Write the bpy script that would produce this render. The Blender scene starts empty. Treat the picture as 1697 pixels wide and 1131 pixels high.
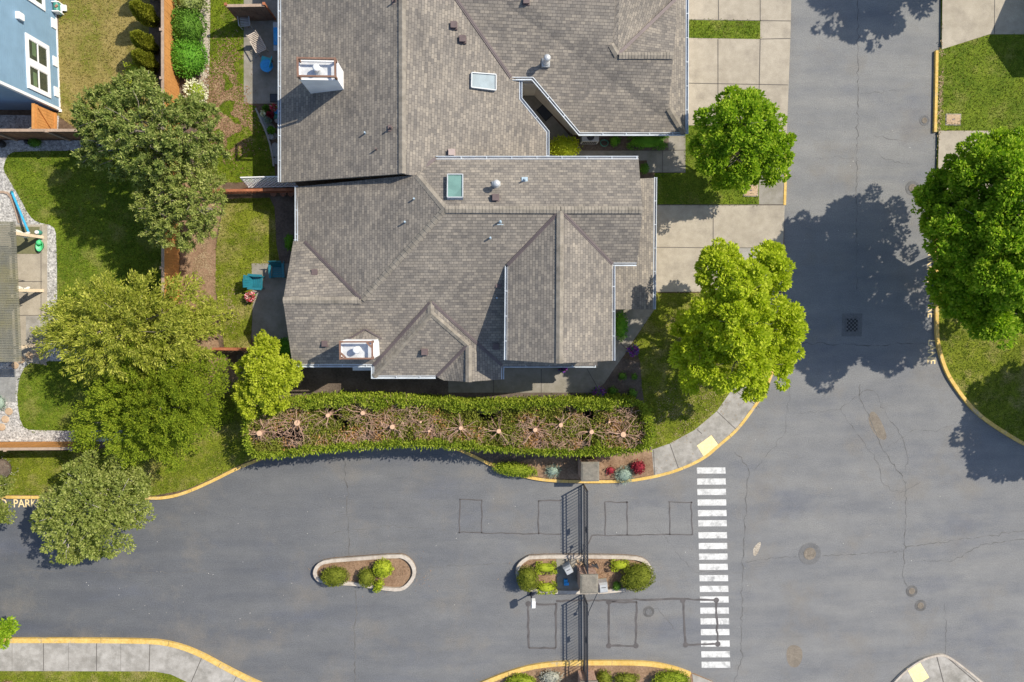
import bpy, math, random
import numpy as np
from mathutils import Vector, Matrix, noise

# ------------------------------------------------------------------ camera, sky, sun, exposure
SC = bpy.context.scene
COL = SC.collection
F, CX, CY, HC = 1131.0, 848.5, 565.5, 39.0          # focal length in photo pixels, image centre, drone height (m)
NX, NY = 790.0, 495.0                               # where the plumb line below the drone meets the photo
_d = Vector((NX - CX, CY - NY, -F)).normalized()
_Z = -_d
_X = Vector((1, 0, 0)); _X = (_X - _Z * _X.dot(_Z)).normalized()
_Y = _Z.cross(_X)
RM = Matrix((_X, _Y, _Z))
cam_d = bpy.data.cameras.new('camera'); cam = bpy.data.objects.new('camera', cam_d); COL.objects.link(cam)
cam.matrix_world = Matrix.Translation((0, 0, HC)) @ RM.to_4x4()
cam_d.sensor_width = 36; cam_d.lens = 36 * F / 1697; cam_d.clip_end = 1500
SC.camera = cam
SUN_AZ, SUN_EL = 29.0, 46.5                          # degrees: from +X towards +Y, above the horizon
W = bpy.data.worlds.new('World'); SC.world = W; W.use_nodes = True
_sky = W.node_tree.nodes.new('ShaderNodeTexSky'); _sky.sky_type = 'NISHITA'; _sky.sun_disc = False
_sky.sun_elevation = math.radians(SUN_EL); _sky.sun_rotation = math.radians(90 - SUN_AZ)
W.node_tree.links.new(_sky.outputs[0], W.node_tree.nodes['Background'].inputs[0])
W.node_tree.nodes['Background'].inputs[1].default_value = 0.14
_sl = bpy.data.lights.new('sun', 'SUN'); _sl.energy = 4.7; _sl.angle = math.radians(0.5); _sl.color = (1, .92, .78)
_so = bpy.data.objects.new('sun', _sl); COL.objects.link(_so)
_sd = Vector((math.cos(math.radians(SUN_AZ)) * math.cos(math.radians(SUN_EL)), math.sin(math.radians(SUN_AZ)) * math.cos(math.radians(SUN_EL)), math.sin(math.radians(SUN_EL))))
_so.rotation_euler = _sd.to_track_quat('Z', 'Y').to_euler(); _so.location = _sd * 60
SC.view_settings.view_transform = 'Standard'; SC.view_settings.look = 'None'
SC.view_settings.exposure = 0.35; SC.view_settings.gamma = 1

# ------------------------------------------------------------------ measuring the photo
def ray(px, py): return RM @ Vector((px - CX, CY - py, -F))
def at(px, py, z=0.0):
    w = ray(px, py); t = (HC - z) / -w.z
    return Vector((w.x * t, w.y * t, z))
def on_x(px, py, xw):
    w = ray(px, py); t = xw / w.x
    return Vector((xw, w.y * t, HC + w.z * t))
def on_y(px, py, yw):
    w = ray(px, py); t = yw / w.y
    return Vector((w.x * t, yw, HC + w.z * t))
def ats(pts, z=0.0): return [at(p[0], p[1], z) for p in pts]

# ------------------------------------------------------------------ materials
def new_mat(name):
    m = bpy.data.materials.new(name); m.use_nodes = True
    nt = m.node_tree; b = nt.nodes['Principled BSDF']
    return m, nt, b
def N(nt, t, **kw):
    n = nt.nodes.new(t)
    for k, v in kw.items():
        if k.startswith('i_'): n.inputs[k[2:].replace('_', ' ')].default_value = v
        else: setattr(n, k, v)
    return n
def noise_node(nt, scale, detail=4, rough=.55, stretch=None, coord=None):
    if coord is None: coord = N(nt, 'ShaderNodeNewGeometry').outputs['Position']
    if stretch:
        mp = N(nt, 'ShaderNodeMapping'); mp.inputs['Scale'].default_value = stretch[:3]
        if len(stretch) > 3: mp.inputs['Rotation'].default_value = (0, 0, stretch[3])
        nt.links.new(coord, mp.inputs[0]); coord = mp.outputs[0]
    n = N(nt, 'ShaderNodeTexNoise', i_Scale=scale, i_Detail=detail, i_Roughness=rough)
    nt.links.new(coord, n.inputs['Vector'])
    return n.outputs['Fac']
def ramp(nt, fac, stops):
    r = N(nt, 'ShaderNodeValToRGB'); el = r.color_ramp.elements
    while len(el) < len(stops): el.new(.5)
    for e, (p, c) in zip(el, stops): e.position = p; e.color = (*c, 1)
    nt.links.new(fac, r.inputs[0]); return r.outputs[0]
def mixc(nt, a, b, fac, mode='MIX'):
    m = N(nt, 'ShaderNodeMix', data_type='RGBA', blend_type=mode)
    for s, v in ((m.inputs[0], fac), (m.inputs[6], a), (m.inputs[7], b)):
        if hasattr(v, 'is_linked'): nt.links.new(v, s)
        else: s.default_value = (*v, 1) if isinstance(v, tuple) else v
    return m.outputs[2]
def math_n(nt, op, a, b=0.0):
    m = N(nt, 'ShaderNodeMath', operation=op)
    for s, v in ((m.inputs[0], a), (m.inputs[1], b)):
        if hasattr(v, 'is_linked'): nt.links.new(v, s)
        else: s.default_value = v
    return m.outputs[0]
def bump(nt, b, h, strength=.4, dist=.02):
    n = N(nt, 'ShaderNodeBump', i_Strength=strength, i_Distance=dist)
    nt.links.new(h, n.inputs['Height']); nt.links.new(n.outputs[0], b.inputs['Normal'])
def plain(name, c, rough=.6, var=.12, scale=6, metal=0, bmp=0, fine=0):
    m, nt, b = new_mat(name)
    lo = tuple(x * (1 - var) for x in c); hi = tuple(min(1, x * (1 + var)) for x in c)
    f = noise_node(nt, scale, 5)
    col = ramp(nt, f, [(.3, lo), (.7, hi)])
    if fine:
        g = noise_node(nt, 90, 2); col = mixc(nt, col, ramp(nt, g, [(.3, (1 - fine,) * 3), (.7, (1 + fine,) * 3)]), 1.0, 'MULTIPLY')
    nt.links.new(col, b.inputs['Base Color']); b.inputs['Roughness'].default_value = rough; b.inputs['Metallic'].default_value = metal
    if bmp: bump(nt, b, noise_node(nt, scale * 5, 4), bmp)
    return m
def ground_mat(name, c1, c2, big=.5, mid=3., fine=40., c3=None, c3at=(.55, .7), rough=.9, bmp=.6, fv=.35, stretch=None, c3scale=.6):
    m, nt, b = new_mat(name)
    f = math_n(nt, 'ADD', math_n(nt, 'MULTIPLY', noise_node(nt, big, 3, stretch=stretch), .5), math_n(nt, 'MULTIPLY', noise_node(nt, mid, 4, stretch=stretch), .5))
    col = ramp(nt, f, [(.36, c1), (.64, c2)])
    if c3 is not None:
        k = ramp(nt, noise_node(nt, c3scale, 6, .65), [(c3at[0], (0, 0, 0)), (c3at[1], (1, 1, 1))])
        col = mixc(nt, col, c3, k)
    g = noise_node(nt, fine, 3, .7)
    col = mixc(nt, col, ramp(nt, g, [(.3, (1 - fv,) * 3), (.7, (1 + fv,) * 3)]), 1.0, 'MULTIPLY')
    nt.links.new(col, b.inputs['Base Color']); b.inputs['Roughness'].default_value = rough; b.inputs['Specular IOR Level'].default_value = .12
    bump(nt, b, g, bmp, .03)
    return m
def leaf_mat(name, dark, mid, light, trans=.46, nscale=1.3, rough=.7):
    m, nt, b = new_mat(name)
    geo = N(nt, 'ShaderNodeNewGeometry')
    f = math_n(nt, 'ADD', math_n(nt, 'MULTIPLY', geo.outputs['Random Per Island'], .5), math_n(nt, 'MULTIPLY', noise_node(nt, nscale, 3), .5))
    col = ramp(nt, f, [(.2, dark), (.5, mid), (.8, light)])
    nt.links.new(col, b.inputs['Base Color']); b.inputs['Roughness'].default_value = rough
    b.inputs['Specular IOR Level'].default_value = .08
    t = N(nt, 'ShaderNodeBsdfTranslucent'); nt.links.new(mixc(nt, col, (1.15, 1.2, .55), 1.0, 'MULTIPLY'), t.inputs[0])
    mx = N(nt, 'ShaderNodeMixShader'); mx.inputs[0].default_value = trans
    nt.links.new(b.outputs[0], mx.inputs[1]); nt.links.new(t.outputs[0], mx.inputs[2])
    nt.links.new(mx.outputs[0], nt.nodes['Material Output'].inputs[0])
    return m
def asphalt_mat():
    m, nt, b = new_mat('asphalt')
    pos = N(nt, 'ShaderNodeNewGeometry').outputs['Position']
    sx = N(nt, 'ShaderNodeSeparateXYZ'); nt.links.new(pos, sx.inputs[0])
    # newer, darker surfacing towards the gate on the west; older grey surfacing to the east
    age = N(nt, 'ShaderNodeMapRange', i_From_Min=-26., i_From_Max=22.); nt.links.new(math_n(nt, 'ADD', sx.outputs[0], math_n(nt, 'MULTIPLY', noise_node(nt, .16, 3), 14.)), age.inputs[0])
    base = mixc(nt, (.078, .083, .094), (.176, .177, .180), age.outputs[0])
    north = N(nt, 'ShaderNodeMapRange', i_From_Min=-6., i_From_Max=10.); nt.links.new(sx.outputs[1], north.inputs[0])
    base = mixc(nt, base, (.195, .196, .195), math_n(nt, 'MULTIPLY', north.outputs[0], .8))
    st = noise_node(nt, .5, 5, .6, stretch=(.35, 1.6, 1, .08))
    base = mixc(nt, base, ramp(nt, st, [(.33, (.83, .85, .89)), (.67, (1.16, 1.15, 1.11))]), .85, 'MULTIPLY')
    tan = ramp(nt, noise_node(nt, .33, 6, .65), [(.52, (0, 0, 0)), (.76, (.7, .7, .7))])
    base = mixc(nt, base, (.185, .168, .145), tan)
    blue = ramp(nt, noise_node(nt, .27, 5, .6, stretch=(.6, 1.3, 1, .2)), [(.56, (0, 0, 0)), (.74, (.55, .55, .55))])
    base = mixc(nt, base, (.105, .115, .145), blue)
    g = noise_node(nt, 16, 8, .85)
    base = mixc(nt, base, ramp(nt, g, [(.34, (.66,) * 3), (.66, (1.34,) * 3)]), 1.0, 'MULTIPLY')
    sc = noise_node(nt, 1.1, 6, .75, stretch=(1, 1, 1))
    base = mixc(nt, base, ramp(nt, sc, [(.36, (.95,) * 3), (.64, (1.05,) * 3)]), 1.0, 'MULTIPLY')
    nt.links.new(base, b.inputs['Base Color']); b.inputs['Roughness'].default_value = .85; b.inputs['Specular IOR Level'].default_value = .15
    bump(nt, b, g, .5, .01)
    return m
def shingle_mat(name, tone=1.0):
    m, nt, b = new_mat(name)
    uv = N(nt, 'ShaderNodeUVMap').outputs[0]
    def brick(wd, off, c1, c2, row_shadow, ms):
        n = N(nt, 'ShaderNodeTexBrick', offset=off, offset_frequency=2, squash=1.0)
        n.inputs['Color1'].default_value = (*c1, 1); n.inputs['Color2'].default_value = (*c2, 1); n.inputs['Mortar'].default_value = (*row_shadow, 1)
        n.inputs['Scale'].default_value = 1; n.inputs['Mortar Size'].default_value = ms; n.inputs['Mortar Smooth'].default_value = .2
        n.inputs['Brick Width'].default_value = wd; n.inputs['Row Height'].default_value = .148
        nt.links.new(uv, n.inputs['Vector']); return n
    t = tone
    a = brick(.24, .37, (.255 * t, .229 * t, .198 * t), (.158 * t, .144 * t, .131 * t), (.092 * t, .084 * t, .077 * t), .010)  # dark lines round the tabs paint in the shadow below each course
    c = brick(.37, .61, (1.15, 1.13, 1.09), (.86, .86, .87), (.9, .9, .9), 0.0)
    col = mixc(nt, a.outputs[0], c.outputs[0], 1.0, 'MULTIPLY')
    big = math_n(nt, 'ADD', math_n(nt, 'MULTIPLY', noise_node(nt, .35, 5, .65), .6), math_n(nt, 'MULTIPLY', noise_node(nt, .9, 4, .6, stretch=(1, 1, 1)), .4))
    col = mixc(nt, col, ramp(nt, big, [(.38, (.82, .82, .82)), (.62, (1.12, 1.11, 1.08))]), 1.0, 'MULTIPLY')
    g = noise_node(nt, 60, 2); col = mixc(nt, col, ramp(nt, g, [(.3, (.85,) * 3), (.7, (1.15,) * 3)]), 1.0, 'MULTIPLY')
    nt.links.new(col, b.inputs['Base Color']); b.inputs['Roughness'].default_value = .9
    # each course rises towards its lower edge and drops to the next
    sp = N(nt, 'ShaderNodeSeparateXYZ'); nt.links.new(uv, sp.inputs[0])
    saw = math_n(nt, 'FRACT', math_n(nt, 'DIVIDE', sp.outputs[1], .148))
    h = math_n(nt, 'ADD', math_n(nt, 'SUBTRACT', 1.0, saw), math_n(nt, 'MULTIPLY', c.outputs['Fac'], .2))
    bump(nt, b, h, .55, .02)
    return m
def siding_mat(name, c, step=.15):
    m, nt, b = new_mat(name)
    pos = N(nt, 'ShaderNodeNewGeometry').outputs['Position']; sx = N(nt, 'ShaderNodeSeparateXYZ'); nt.links.new(pos, sx.inputs[0])
    saw = math_n(nt, 'FRACT', math_n(nt, 'DIVIDE', sx.outputs[2], step))
    col = ramp(nt, noise_node(nt, 1.2, 5), [(.3, tuple(x * .9 for x in c)), (.7, tuple(x * 1.08 for x in c))])
    nt.links.new(col, b.inputs['Base Color']); b.inputs['Roughness'].default_value = .55
    bump(nt, b, math_n(nt, 'SUBTRACT', 1.0, saw), .7, .02)
    return m
def brick_mat(name):
    m, nt, b = new_mat(name)
    f = noise_node(nt, 9, 2, .8)
    col = ramp(nt, f, [(.34, (.22, .10, .07)), (.46, (.42, .26, .19)), (.56, (.50, .36, .28)), (.66, (.30, .16, .12))])
    nt.links.new(col, b.inputs['Base Color']); b.inputs['Roughness'].default_value = .9
    bump(nt, b, f, .5, .02); return m
def glass_mat(name, c, rough=.08):
    m, nt, b = new_mat(name)
    nt.links.new(ramp(nt, noise_node(nt, 1.5, 2), [(.4, tuple(x * .8 for x in c)), (.6, c)]), b.inputs['Base Color'])
    b.inputs['Roughness'].default_value = rough; b.inputs['Specular IOR Level'].default_value = .8
    return m

M = {}
M['asphalt'] = asphalt_mat()
M['earth'] = ground_mat('earth', (.085, .058, .040), (.16, .115, .08), 1.2, 6, 45)
M['mulch_dark'] = ground_mat('mulch_dark', (.085, .066, .055), (.165, .13, .105), 1.2, 8, 40, fv=.5)
M['bark'] = ground_mat('bark', (.17, .105, .065), (.32, .215, .14), 1.5, 9, 45, fv=.5)
M['grass'] = ground_mat('grass', (.075, .102, .008), (.17, .195, .018), .8, 4, 16, c3=(.27, .225, .085), c3at=(.48, .72), fv=.6, c3scale=.9)
M['grass_deep'] = ground_mat('grass_deep', (.062, .104, .008), (.135, .18, .015), .6, 4, 16, c3=(.215, .205, .06), c3at=(.52, .78), fv=.55, c3scale=.7)
M['grass_dry'] = ground_mat('grass_dry', (.19, .155, .045), (.285, .225, .085), .6, 4, 24, c3=(.125, .14, .018), c3at=(.46, .64), fv=.5, c3scale=.55)
M['grass_mixed'] = ground_mat('grass_mixed', (.062, .10, .006), (.14, .18, .012), .9, 5, 22, c3=(.26, .20, .085), c3at=(.58, .72), fv=.55, c3scale=1.3)
M['concrete'] = ground_mat('concrete', (.315, .278, .222), (.42, .375, .305), .45, 2.4, 30, fv=.2, bmp=.15, c3=(.25, .22, .18), c3at=(.5, .75), c3scale=.9)
M['concrete_old'] = ground_mat('concrete_old', (.25, .235, .21), (.40, .38, .35), .8, 3, 30, fv=.2, bmp=.2, c3=(.20, .19, .17), c3at=(.5, .72), c3scale=1.1)
M['concrete_dull'] = ground_mat('concrete_dull', (.20, .185, .148), (.29, .27, .24), .6, 3, 40, fv=.15, bmp=.2)
M['gravel'] = ground_mat('gravel', (.30, .29, .28), (.46, .45, .43), .8, 6, 11, fv=.65, bmp=1.0)
M['gravel_tan'] = ground_mat('gravel_tan', (.30, .26, .21), (.46, .41, .34), .8, 6, 17, fv=.6, bmp=1.0)
M['joint'] = plain('joint', (.10, .09, .08), .9)
M['crack'] = plain('crack', (.108, .105, .103), .9, .3, 3)
M['sealant'] = plain('sealant', (.088, .080, .079), .6, .3, 2)
M['patch'] = ground_mat('patch', (.125, .125, .127), (.158, .158, .16), 1, 4, 20, fv=.25)
M['rust_patch'] = ground_mat('rust_patch', (.155, .135, .112), (.215, .185, .15), 1, 4, 20, fv=.3)
M['curb_yellow'] = ground_mat('curb_yellow', (.52, .34, .09), (.68, .47, .16), 1.5, 6, 20, c3=(.42, .35, .24), c3at=(.55, .72), fv=.2, bmp=.1, c3scale=1.8)
M['curb_grey'] = ground_mat('curb_grey', (.36, .31, .26), (.50, .45, .39), 1.5, 6, 30, fv=.16, bmp=.1)
M['tactile'] = ground_mat('tactile', (.78, .62, .30), (.86, .71, .40), 2, 8, 60, fv=.06, bmp=.1)
M['paint_white'] = ground_mat('paint_white', (.48, .48, .47), (.66, .66, .65), 2, 9, 24, c3=(.22, .22, .22), c3at=(.50, .72), fv=.16, bmp=.1, c3scale=2.2)
M['paint_yellow'] = ground_mat('paint_yellow', (.74, .56, .28), (.84, .66, .36), 2, 9, 30, fv=.1, bmp=.1)
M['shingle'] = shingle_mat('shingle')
M['shingle_cap'] = plain('shingle_cap', (.225, .20, .165), .9, .3, 3.1, fine=.2)
M['valley'] = plain('valley', (.125, .100, .100), .6, .15, 2, metal=.2)
M['white'] = plain('white', (.80, .80, .80), .5, .04)
M['gutter'] = plain('gutter', (.52, .57, .62), .5, .14, 2)
M['cream'] = siding_mat('cream', (.70, .65, .57))
M['white_siding'] = siding_mat('white_siding', (.80, .80, .79), .18)
M['blue_siding'] = siding_mat('blue_siding', (.185, .30, .415))
M['cedar_trim'] = plain('cedar_trim', (.20, .11, .075), .7, .2)
M['sheet_metal'] = plain('sheet_metal', (.62, .63, .64), .35, .15, 4, metal=.25)
M['galv'] = plain('galv', (.55, .56, .56), .4, .1, metal=.4)
M['vent_brown'] = plain('vent_brown', (.115, .082, .080), .6, .15)
M['vent_light'] = plain('vent_light', (.38, .30, .27), .6, .1)
M['pipe'] = plain('pipe', (.35, .45, .52), .5, .1)
M['dark'] = plain('dark', (.022, .022, .024), .7)
M['skyframe'] = plain('skyframe', (.40, .43, .45), .5, .1)
M['skyglass'] = glass_mat('skyglass', (.15, .27, .235))
M['skyglass_white'] = glass_mat('skyglass_white', (.20, .27, .31), .6)
M['pane'] = glass_mat('pane', (.05, .065, .05))
M['pane_green'] = glass_mat('pane_green', (.13, .20, .11))
def wood(name, c, var=.3): return ground_mat(name, tuple(x * (1 - var) for x in c), tuple(x * (1 + var) for x in c), 1.4, 7, 50, fv=.15, bmp=.2)
M['fence_orange'] = wood('fence_orange', (.50, .235, .075), .16)
M['fence_brown'] = wood('fence_brown', (.24, .13, .075))
M['fence_red'] = wood('fence_red', (.30, .115, .06))
M['fence_grey'] = wood('fence_grey', (.36, .27, .205), .18)
M['fence_dark'] = wood('fence_dark', (.17, .115, .09))
M['post_tan'] = wood('post_tan', (.74, .60, .44), .1)
M['teak'] = wood('teak', (.55, .47, .40), .15)
M['brick'] = brick_mat('brick')
M['cap_stone'] = ground_mat('cap_stone', (.165, .15, .125), (.235, .215, .18), 2, 7, 30, fv=.25, bmp=.2, c3=(.14, .135, .115), c3at=(.5, .72), c3scale=2.5)
M['iron'] = plain('iron', (.028, .032, .042), .45, .2)
M['box_iron'] = plain('box_iron', (.10, .10, .105), .5, .2)
M['box_grey'] = plain('box_grey', (.36, .38, .40), .5, .1)
M['teal'] = plain('teal', (.014, .15, .20), .5, .12)
M['blue'] = plain('blue', (.02, .28, .62), .45, .1)
M['aqua'] = plain('aqua', (.03, .33, .38), .6, .1)
M['pole_blue'] = plain('pole_blue', (.04, .36, .60), .5, .08)
M['toy_green'] = plain('toy_green', (.08, .55, .22), .5, .2)
M['terracotta'] = plain('terracotta', (.34, .17, .11), .8, .15)
M['pot_green'] = plain('pot_green', (.04, .22, .17), .5, .15)
M['pot_grey'] = plain('pot_grey', (.30, .30, .29), .7, .15)
M['cloth'] = plain('cloth', (.80, .77, .71), .9, .06)
M['tarp'] = plain('tarp', (.155, .15, .075), .9, .15)
M['slate'] = ground_mat('slate', (.20, .20, .195), (.30, .30, .29), 2, 6, 30, fv=.2)
M['step_tan'] = ground_mat('step_tan', (.38, .27, .17), (.50, .37, .25), 2, 6, 30, fv=.2)
M['pergola'] = ground_mat('pergola', (.12, .12, .10), (.22, .21, .16), .35, 2, 20, fv=.2, c3=(.20, .185, .11), c3at=(.45, .6), stretch=(1.2, .25, 1))
M['wood_bare'] = ground_mat('wood_bare', (.34, .205, .145), (.52, .355, .27), 2, 8, 30, fv=.25)
M['wood_cut'] = plain('wood_cut', (.58, .38, .25), .8, .15, 20)
M['trunk'] = ground_mat('trunk', (.16, .13, .11), (.30, .26, .22), 2, 8, 30, fv=.3)
M['trunk_grey'] = ground_mat('trunk_grey', (.30, .27, .24), (.46, .42, .38), 2, 8, 30, fv=.25)
M['leaf_maple'] = leaf_mat('leaf_maple', (.12, .24, .011), (.27, .42, .025), (.48, .58, .06))
M['leaf_lime'] = leaf_mat('leaf_lime', (.25, .33, .014), (.45, .54, .03), (.64, .68, .09))
M['leaf_big'] = leaf_mat('leaf_big', (.10, .22, .010), (.24, .39, .022), (.48, .58, .07))
M['leaf_young'] = leaf_mat('leaf_young', (.25, .31, .015), (.43, .49, .035), (.60, .63, .09))
M['leaf_olive'] = leaf_mat('leaf_olive', (.14, .18, .035), (.28, .33, .075), (.52, .54, .20))
M['needle_pine'] = leaf_mat('needle_pine', (.09, .135, .03), (.215, .275, .062), (.46, .48, .17), .28, 2.5)
M['needle_pine_pale'] = leaf_mat('needle_pine_pale', (.12, .165, .032), (.27, .32, .07), (.50, .51, .18), .28, 2.5)
M['needle_cedar'] = leaf_mat('needle_cedar', (.13, .165, .016), (.29, .32, .036), (.56, .55, .12), .3, 2.)
M['needle_cedar_green'] = leaf_mat('needle_cedar_green', (.10, .155, .010), (.19, .255, .018), (.33, .38, .035), .3, 2.)
M['leaf_hedge'] = leaf_mat('leaf_hedge', (.095, .15, .012), (.22, .29, .024), (.40, .44, .06), .25, 1.5)
M['leaf_twig'] = leaf_mat('leaf_twig', (.14, .12, .03), (.20, .225, .035), (.29, .33, .05), .2, 1.0)
M['leaf_box'] = leaf_mat('leaf_box', (.075, .10, .012), (.145, .17, .02), (.23, .255, .035), .15, 3.)
M['leaf_bright'] = leaf_mat('leaf_bright', (0.15, 0.213, 0.015), (0.288, 0.35, 0.025), (0.45, 0.488, 0.05), .15, 3.)
M['leaf_round'] = leaf_mat('leaf_round', (0.056, 0.169, 0.015), (0.106, 0.275, 0.025), (0.213, 0.413, 0.05), .15, 3.)
M['leaf_round_dark'] = leaf_mat('leaf_round_dark', (0.054, 0.128, 0.016), (0.095, 0.203, 0.024), (0.176, 0.311, 0.047), .15, 3.)
M['leaf_arbor'] = leaf_mat('leaf_arbor', (.12, .14, .012), (.24, .26, .025), (.38, .38, .05), .2, 3.)
M['leaf_red'] = leaf_mat('leaf_red', (.11, .010, .018), (.24, .022, .035), (.40, .07, .09), .1, 3.)
M['leaf_blue'] = leaf_mat('leaf_blue', (.14, .20, .16), (.25, .33, .27), (.38, .46, .40), .1, 3.)
M['leaf_sage'] = leaf_mat('leaf_sage', (.22, .23, .18), (.34, .34, .28), (.46, .46, .40), .1, 3.)
M['leaf_rhodo'] = leaf_mat('leaf_rhodo', (.07, .11, .02), (.17, .22, .05), (.38, .42, .18), .12, 3.)
M['petal_white'] = leaf_mat('petal_white', (.55, .55, .28), (.78, .78, .55), (.85, .85, .72), .1, 3.)
M['petal_mix'] = leaf_mat('petal_mix', (.35, .02, .13), (.11, .055, .45), (.62, .12, .28), .1, 9.)
M['petal_red'] = leaf_mat('petal_red', (.55, .02, .05), (.70, .10, .16), (.85, .75, .72), .1, 6.)
M['petal_grit'] = leaf_mat('petal_grit', (.12, .10, .08), (.40, .38, .34), (.65, .64, .6), 0, 2., .9)
M['litter'] = leaf_mat('litter', (.12, .075, .04), (.25, .148, .09), (.38, .27, .16), 0, 2., .9)
M['litter_pale'] = leaf_mat('litter_pale', (.20, .14, .08), (.33, .24, .14), (.46, .36, .24), 0, 2., .9)

# ------------------------------------------------------------------ object helpers
ORG = {}
def tag(o, label=None, cat=None, group=None, kind=None):
    if label: o['label'] = label
    if cat: o['category'] = cat
    if group: o['group'] = group
    if kind: o['kind'] = kind
    return o
def thing(name, label, cat, loc, group=None):
    o = bpy.data.objects.new(name, None); COL.objects.link(o); o.empty_display_size = .3
    o.location = loc; ORG[o.name] = Vector(loc)
    return tag(o, label, cat, group)
def link(name, me, mat, parent=None, origin=None):
    o = bpy.data.objects.new(name, me); COL.objects.link(o)
    if mat is not None: me.materials.append(M[mat] if isinstance(mat, str) else mat)
    if parent is not None: o.parent = parent; ORG[o.name] = ORG[parent.name]
    else: o.location = origin; ORG[o.name] = Vector(origin)
    return o
class MB:
    def __init__(s): s.v = []; s.f = []
    def add(s, vs, fs):
        k = len(s.v); s.v += [tuple(x) for x in vs]; s.f += [tuple(i + k for i in f) for f in fs]; return s
    def poly(s, pts): return s.add(pts, [tuple(range(len(pts)))])
    def prism(s, pts, z0, z1, bottom=False):
        n = len(pts); a = sum(pts[i].x * pts[(i + 1) % n].y - pts[(i + 1) % n].x * pts[i].y for i in range(n))
        if a < 0: pts = pts[::-1]
        vs = [(p.x, p.y, z0) for p in pts] + [(p.x, p.y, z1) for p in pts]
        fs = [tuple(range(n, 2 * n))] + [(i, (i + 1) % n, n + (i + 1) % n, n + i) for i in range(n)]
        if bottom: fs.append(tuple(range(n))[::-1])
        return s.add(vs, fs)
    def box(s, c, sx, sy, sz, rz=0, rx=0, ry=0):
        R = Matrix.Rotation(rz, 3, 'Z') @ Matrix.Rotation(ry, 3, 'Y') @ Matrix.Rotation(rx, 3, 'X')
        vs = [Vector(c) + R @ Vector((x * sx / 2, y * sy / 2, z * sz)) for z in (0, 1) for x, y in ((-1, -1), (1, -1), (1, 1), (-1, 1))]
        return s.add(vs, [(3, 2, 1, 0), (4, 5, 6, 7), (0, 1, 5, 4), (1, 2, 6, 5), (2, 3, 7, 6), (3, 0, 4, 7)])
    def beam(s, p0, p1, w, h, up=Vector((0, 0, 1))):
        p0 = Vector(p0); p1 = Vector(p1); d = (p1 - p0).normalized(); sd = d.cross(up)
        if sd.length < 1e-4: sd = d.cross(Vector((0, 1, 0)))
        sd.normalize(); u = sd.cross(d)
        vs = [q + sd * (a * w / 2) + u * (b * h / 2) for q in (p0, p1) for a, b in ((-1, -1), (1, -1), (1, 1), (-1, 1))]
        return s.add(vs, [(0, 1, 2, 3), (7, 6, 5, 4), (0, 4, 5, 1), (1, 5, 6, 2), (2, 6, 7, 3), (3, 7, 4, 0)])
    def tube(s, pts, rs, n=6, cap=True):
        pts = [Vector(p) for p in pts]
        if not isinstance(rs, (list, tuple)): rs = [rs] * len(pts)
        k = len(s.v); ref = Vector((.3, .2, 1)) if abs((pts[-1] - pts[0]).normalized().z) < .8 else Vector((1, .2, 0))
        for i, p in enumerate(pts):
            d = (pts[min(i + 1, len(pts) - 1)] - pts[max(i - 1, 0)]).normalized(); a = d.cross(ref).normalized(); b = d.cross(a)
            s.v += [tuple(p + (a * math.cos(t) + b * math.sin(t)) * rs[i]) for t in (2 * math.pi * j / n for j in range(n))]
        for i in range(len(pts) - 1):
            for j in range(n):
                s.f.append((k + i * n + j, k + i * n + (j + 1) % n, k + (i + 1) * n + (j + 1) % n, k + (i + 1) * n + j))
        if cap: s.f += [tuple(k + j for j in range(n))[::-1], tuple(k + (len(pts) - 1) * n + j for j in range(n))]
        return s
    def lathe(s, c, prof, n=16, sx=1, sy=1, rz=0):
        k = len(s.v); c = Vector(c)
        for r, z in prof:
            for j in range(n):
                t = 2 * math.pi * j / n; x, y = r * math.cos(t) * sx, r * math.sin(t) * sy
                s.v.append((c.x + x * math.cos(rz) - y * math.sin(rz), c.y + x * math.sin(rz) + y * math.cos(rz), c.z + z))
        for i in range(len(prof) - 1):
            for j in range(n):
                s.f.append((k + i * n + j, k + i * n + (j + 1) % n, k + (i + 1) * n + (j + 1) % n, k + (i + 1) * n + j))
        s.f += [tuple(k + j for j in range(n))[::-1], tuple(k + (len(prof) - 1) * n + j for j in range(n))]
        return s
    def strip(s, path, w, z0, z1, off=0.0, closed=False):
        """rectangular section along a plan path, mitred; off shifts it to the left of travel"""
        P = [Vector((p[0], p[1])) for p in path]; n = len(P); L = []; Rr = []
        for i in range(n):
            a = P[i - 1] if (i or closed) else None; b = P[(i + 1) % n] if (i < n - 1 or closed) else None
            ds = []
            if a is not None: ds.append((P[i] - a).normalized())
            if b is not None: ds.append((b - P[i]).normalized())
            nn = [Vector((-d.y, d.x)) for d in ds]; m = sum(nn, Vector((0, 0))).normalized(); k = 1 / max(.35, m.dot(nn[0]))
            L.append(P[i] + m * ((off + w / 2) * k)); Rr.append(P[i] + m * ((off - w / 2) * k))
        zs = path[0][2] if len(path[0]) > 2 else 0
        vs = []
        for i in range(n):
            zz = path[i][2] if len(path[i]) > 2 else 0
            vs += [(L[i].x, L[i].y, zz + z0), (Rr[i].x, Rr[i].y, zz + z0), (Rr[i].x, Rr[i].y, zz + z1), (L[i].x, L[i].y, zz + z1)]
        fs = []
        for i in range(n if closed else n - 1):
            a = 4 * i; b = 4 * ((i + 1) % n)
            fs += [(a + j, a + (j + 1) % 4, b + (j + 1) % 4, b + j) for j in range(4)]
        if not closed: fs += [(3, 2, 1, 0), (4 * n - 4, 4 * n - 3, 4 * n - 2, 4 * n - 1)]
        return s.add(vs, fs)
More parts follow.
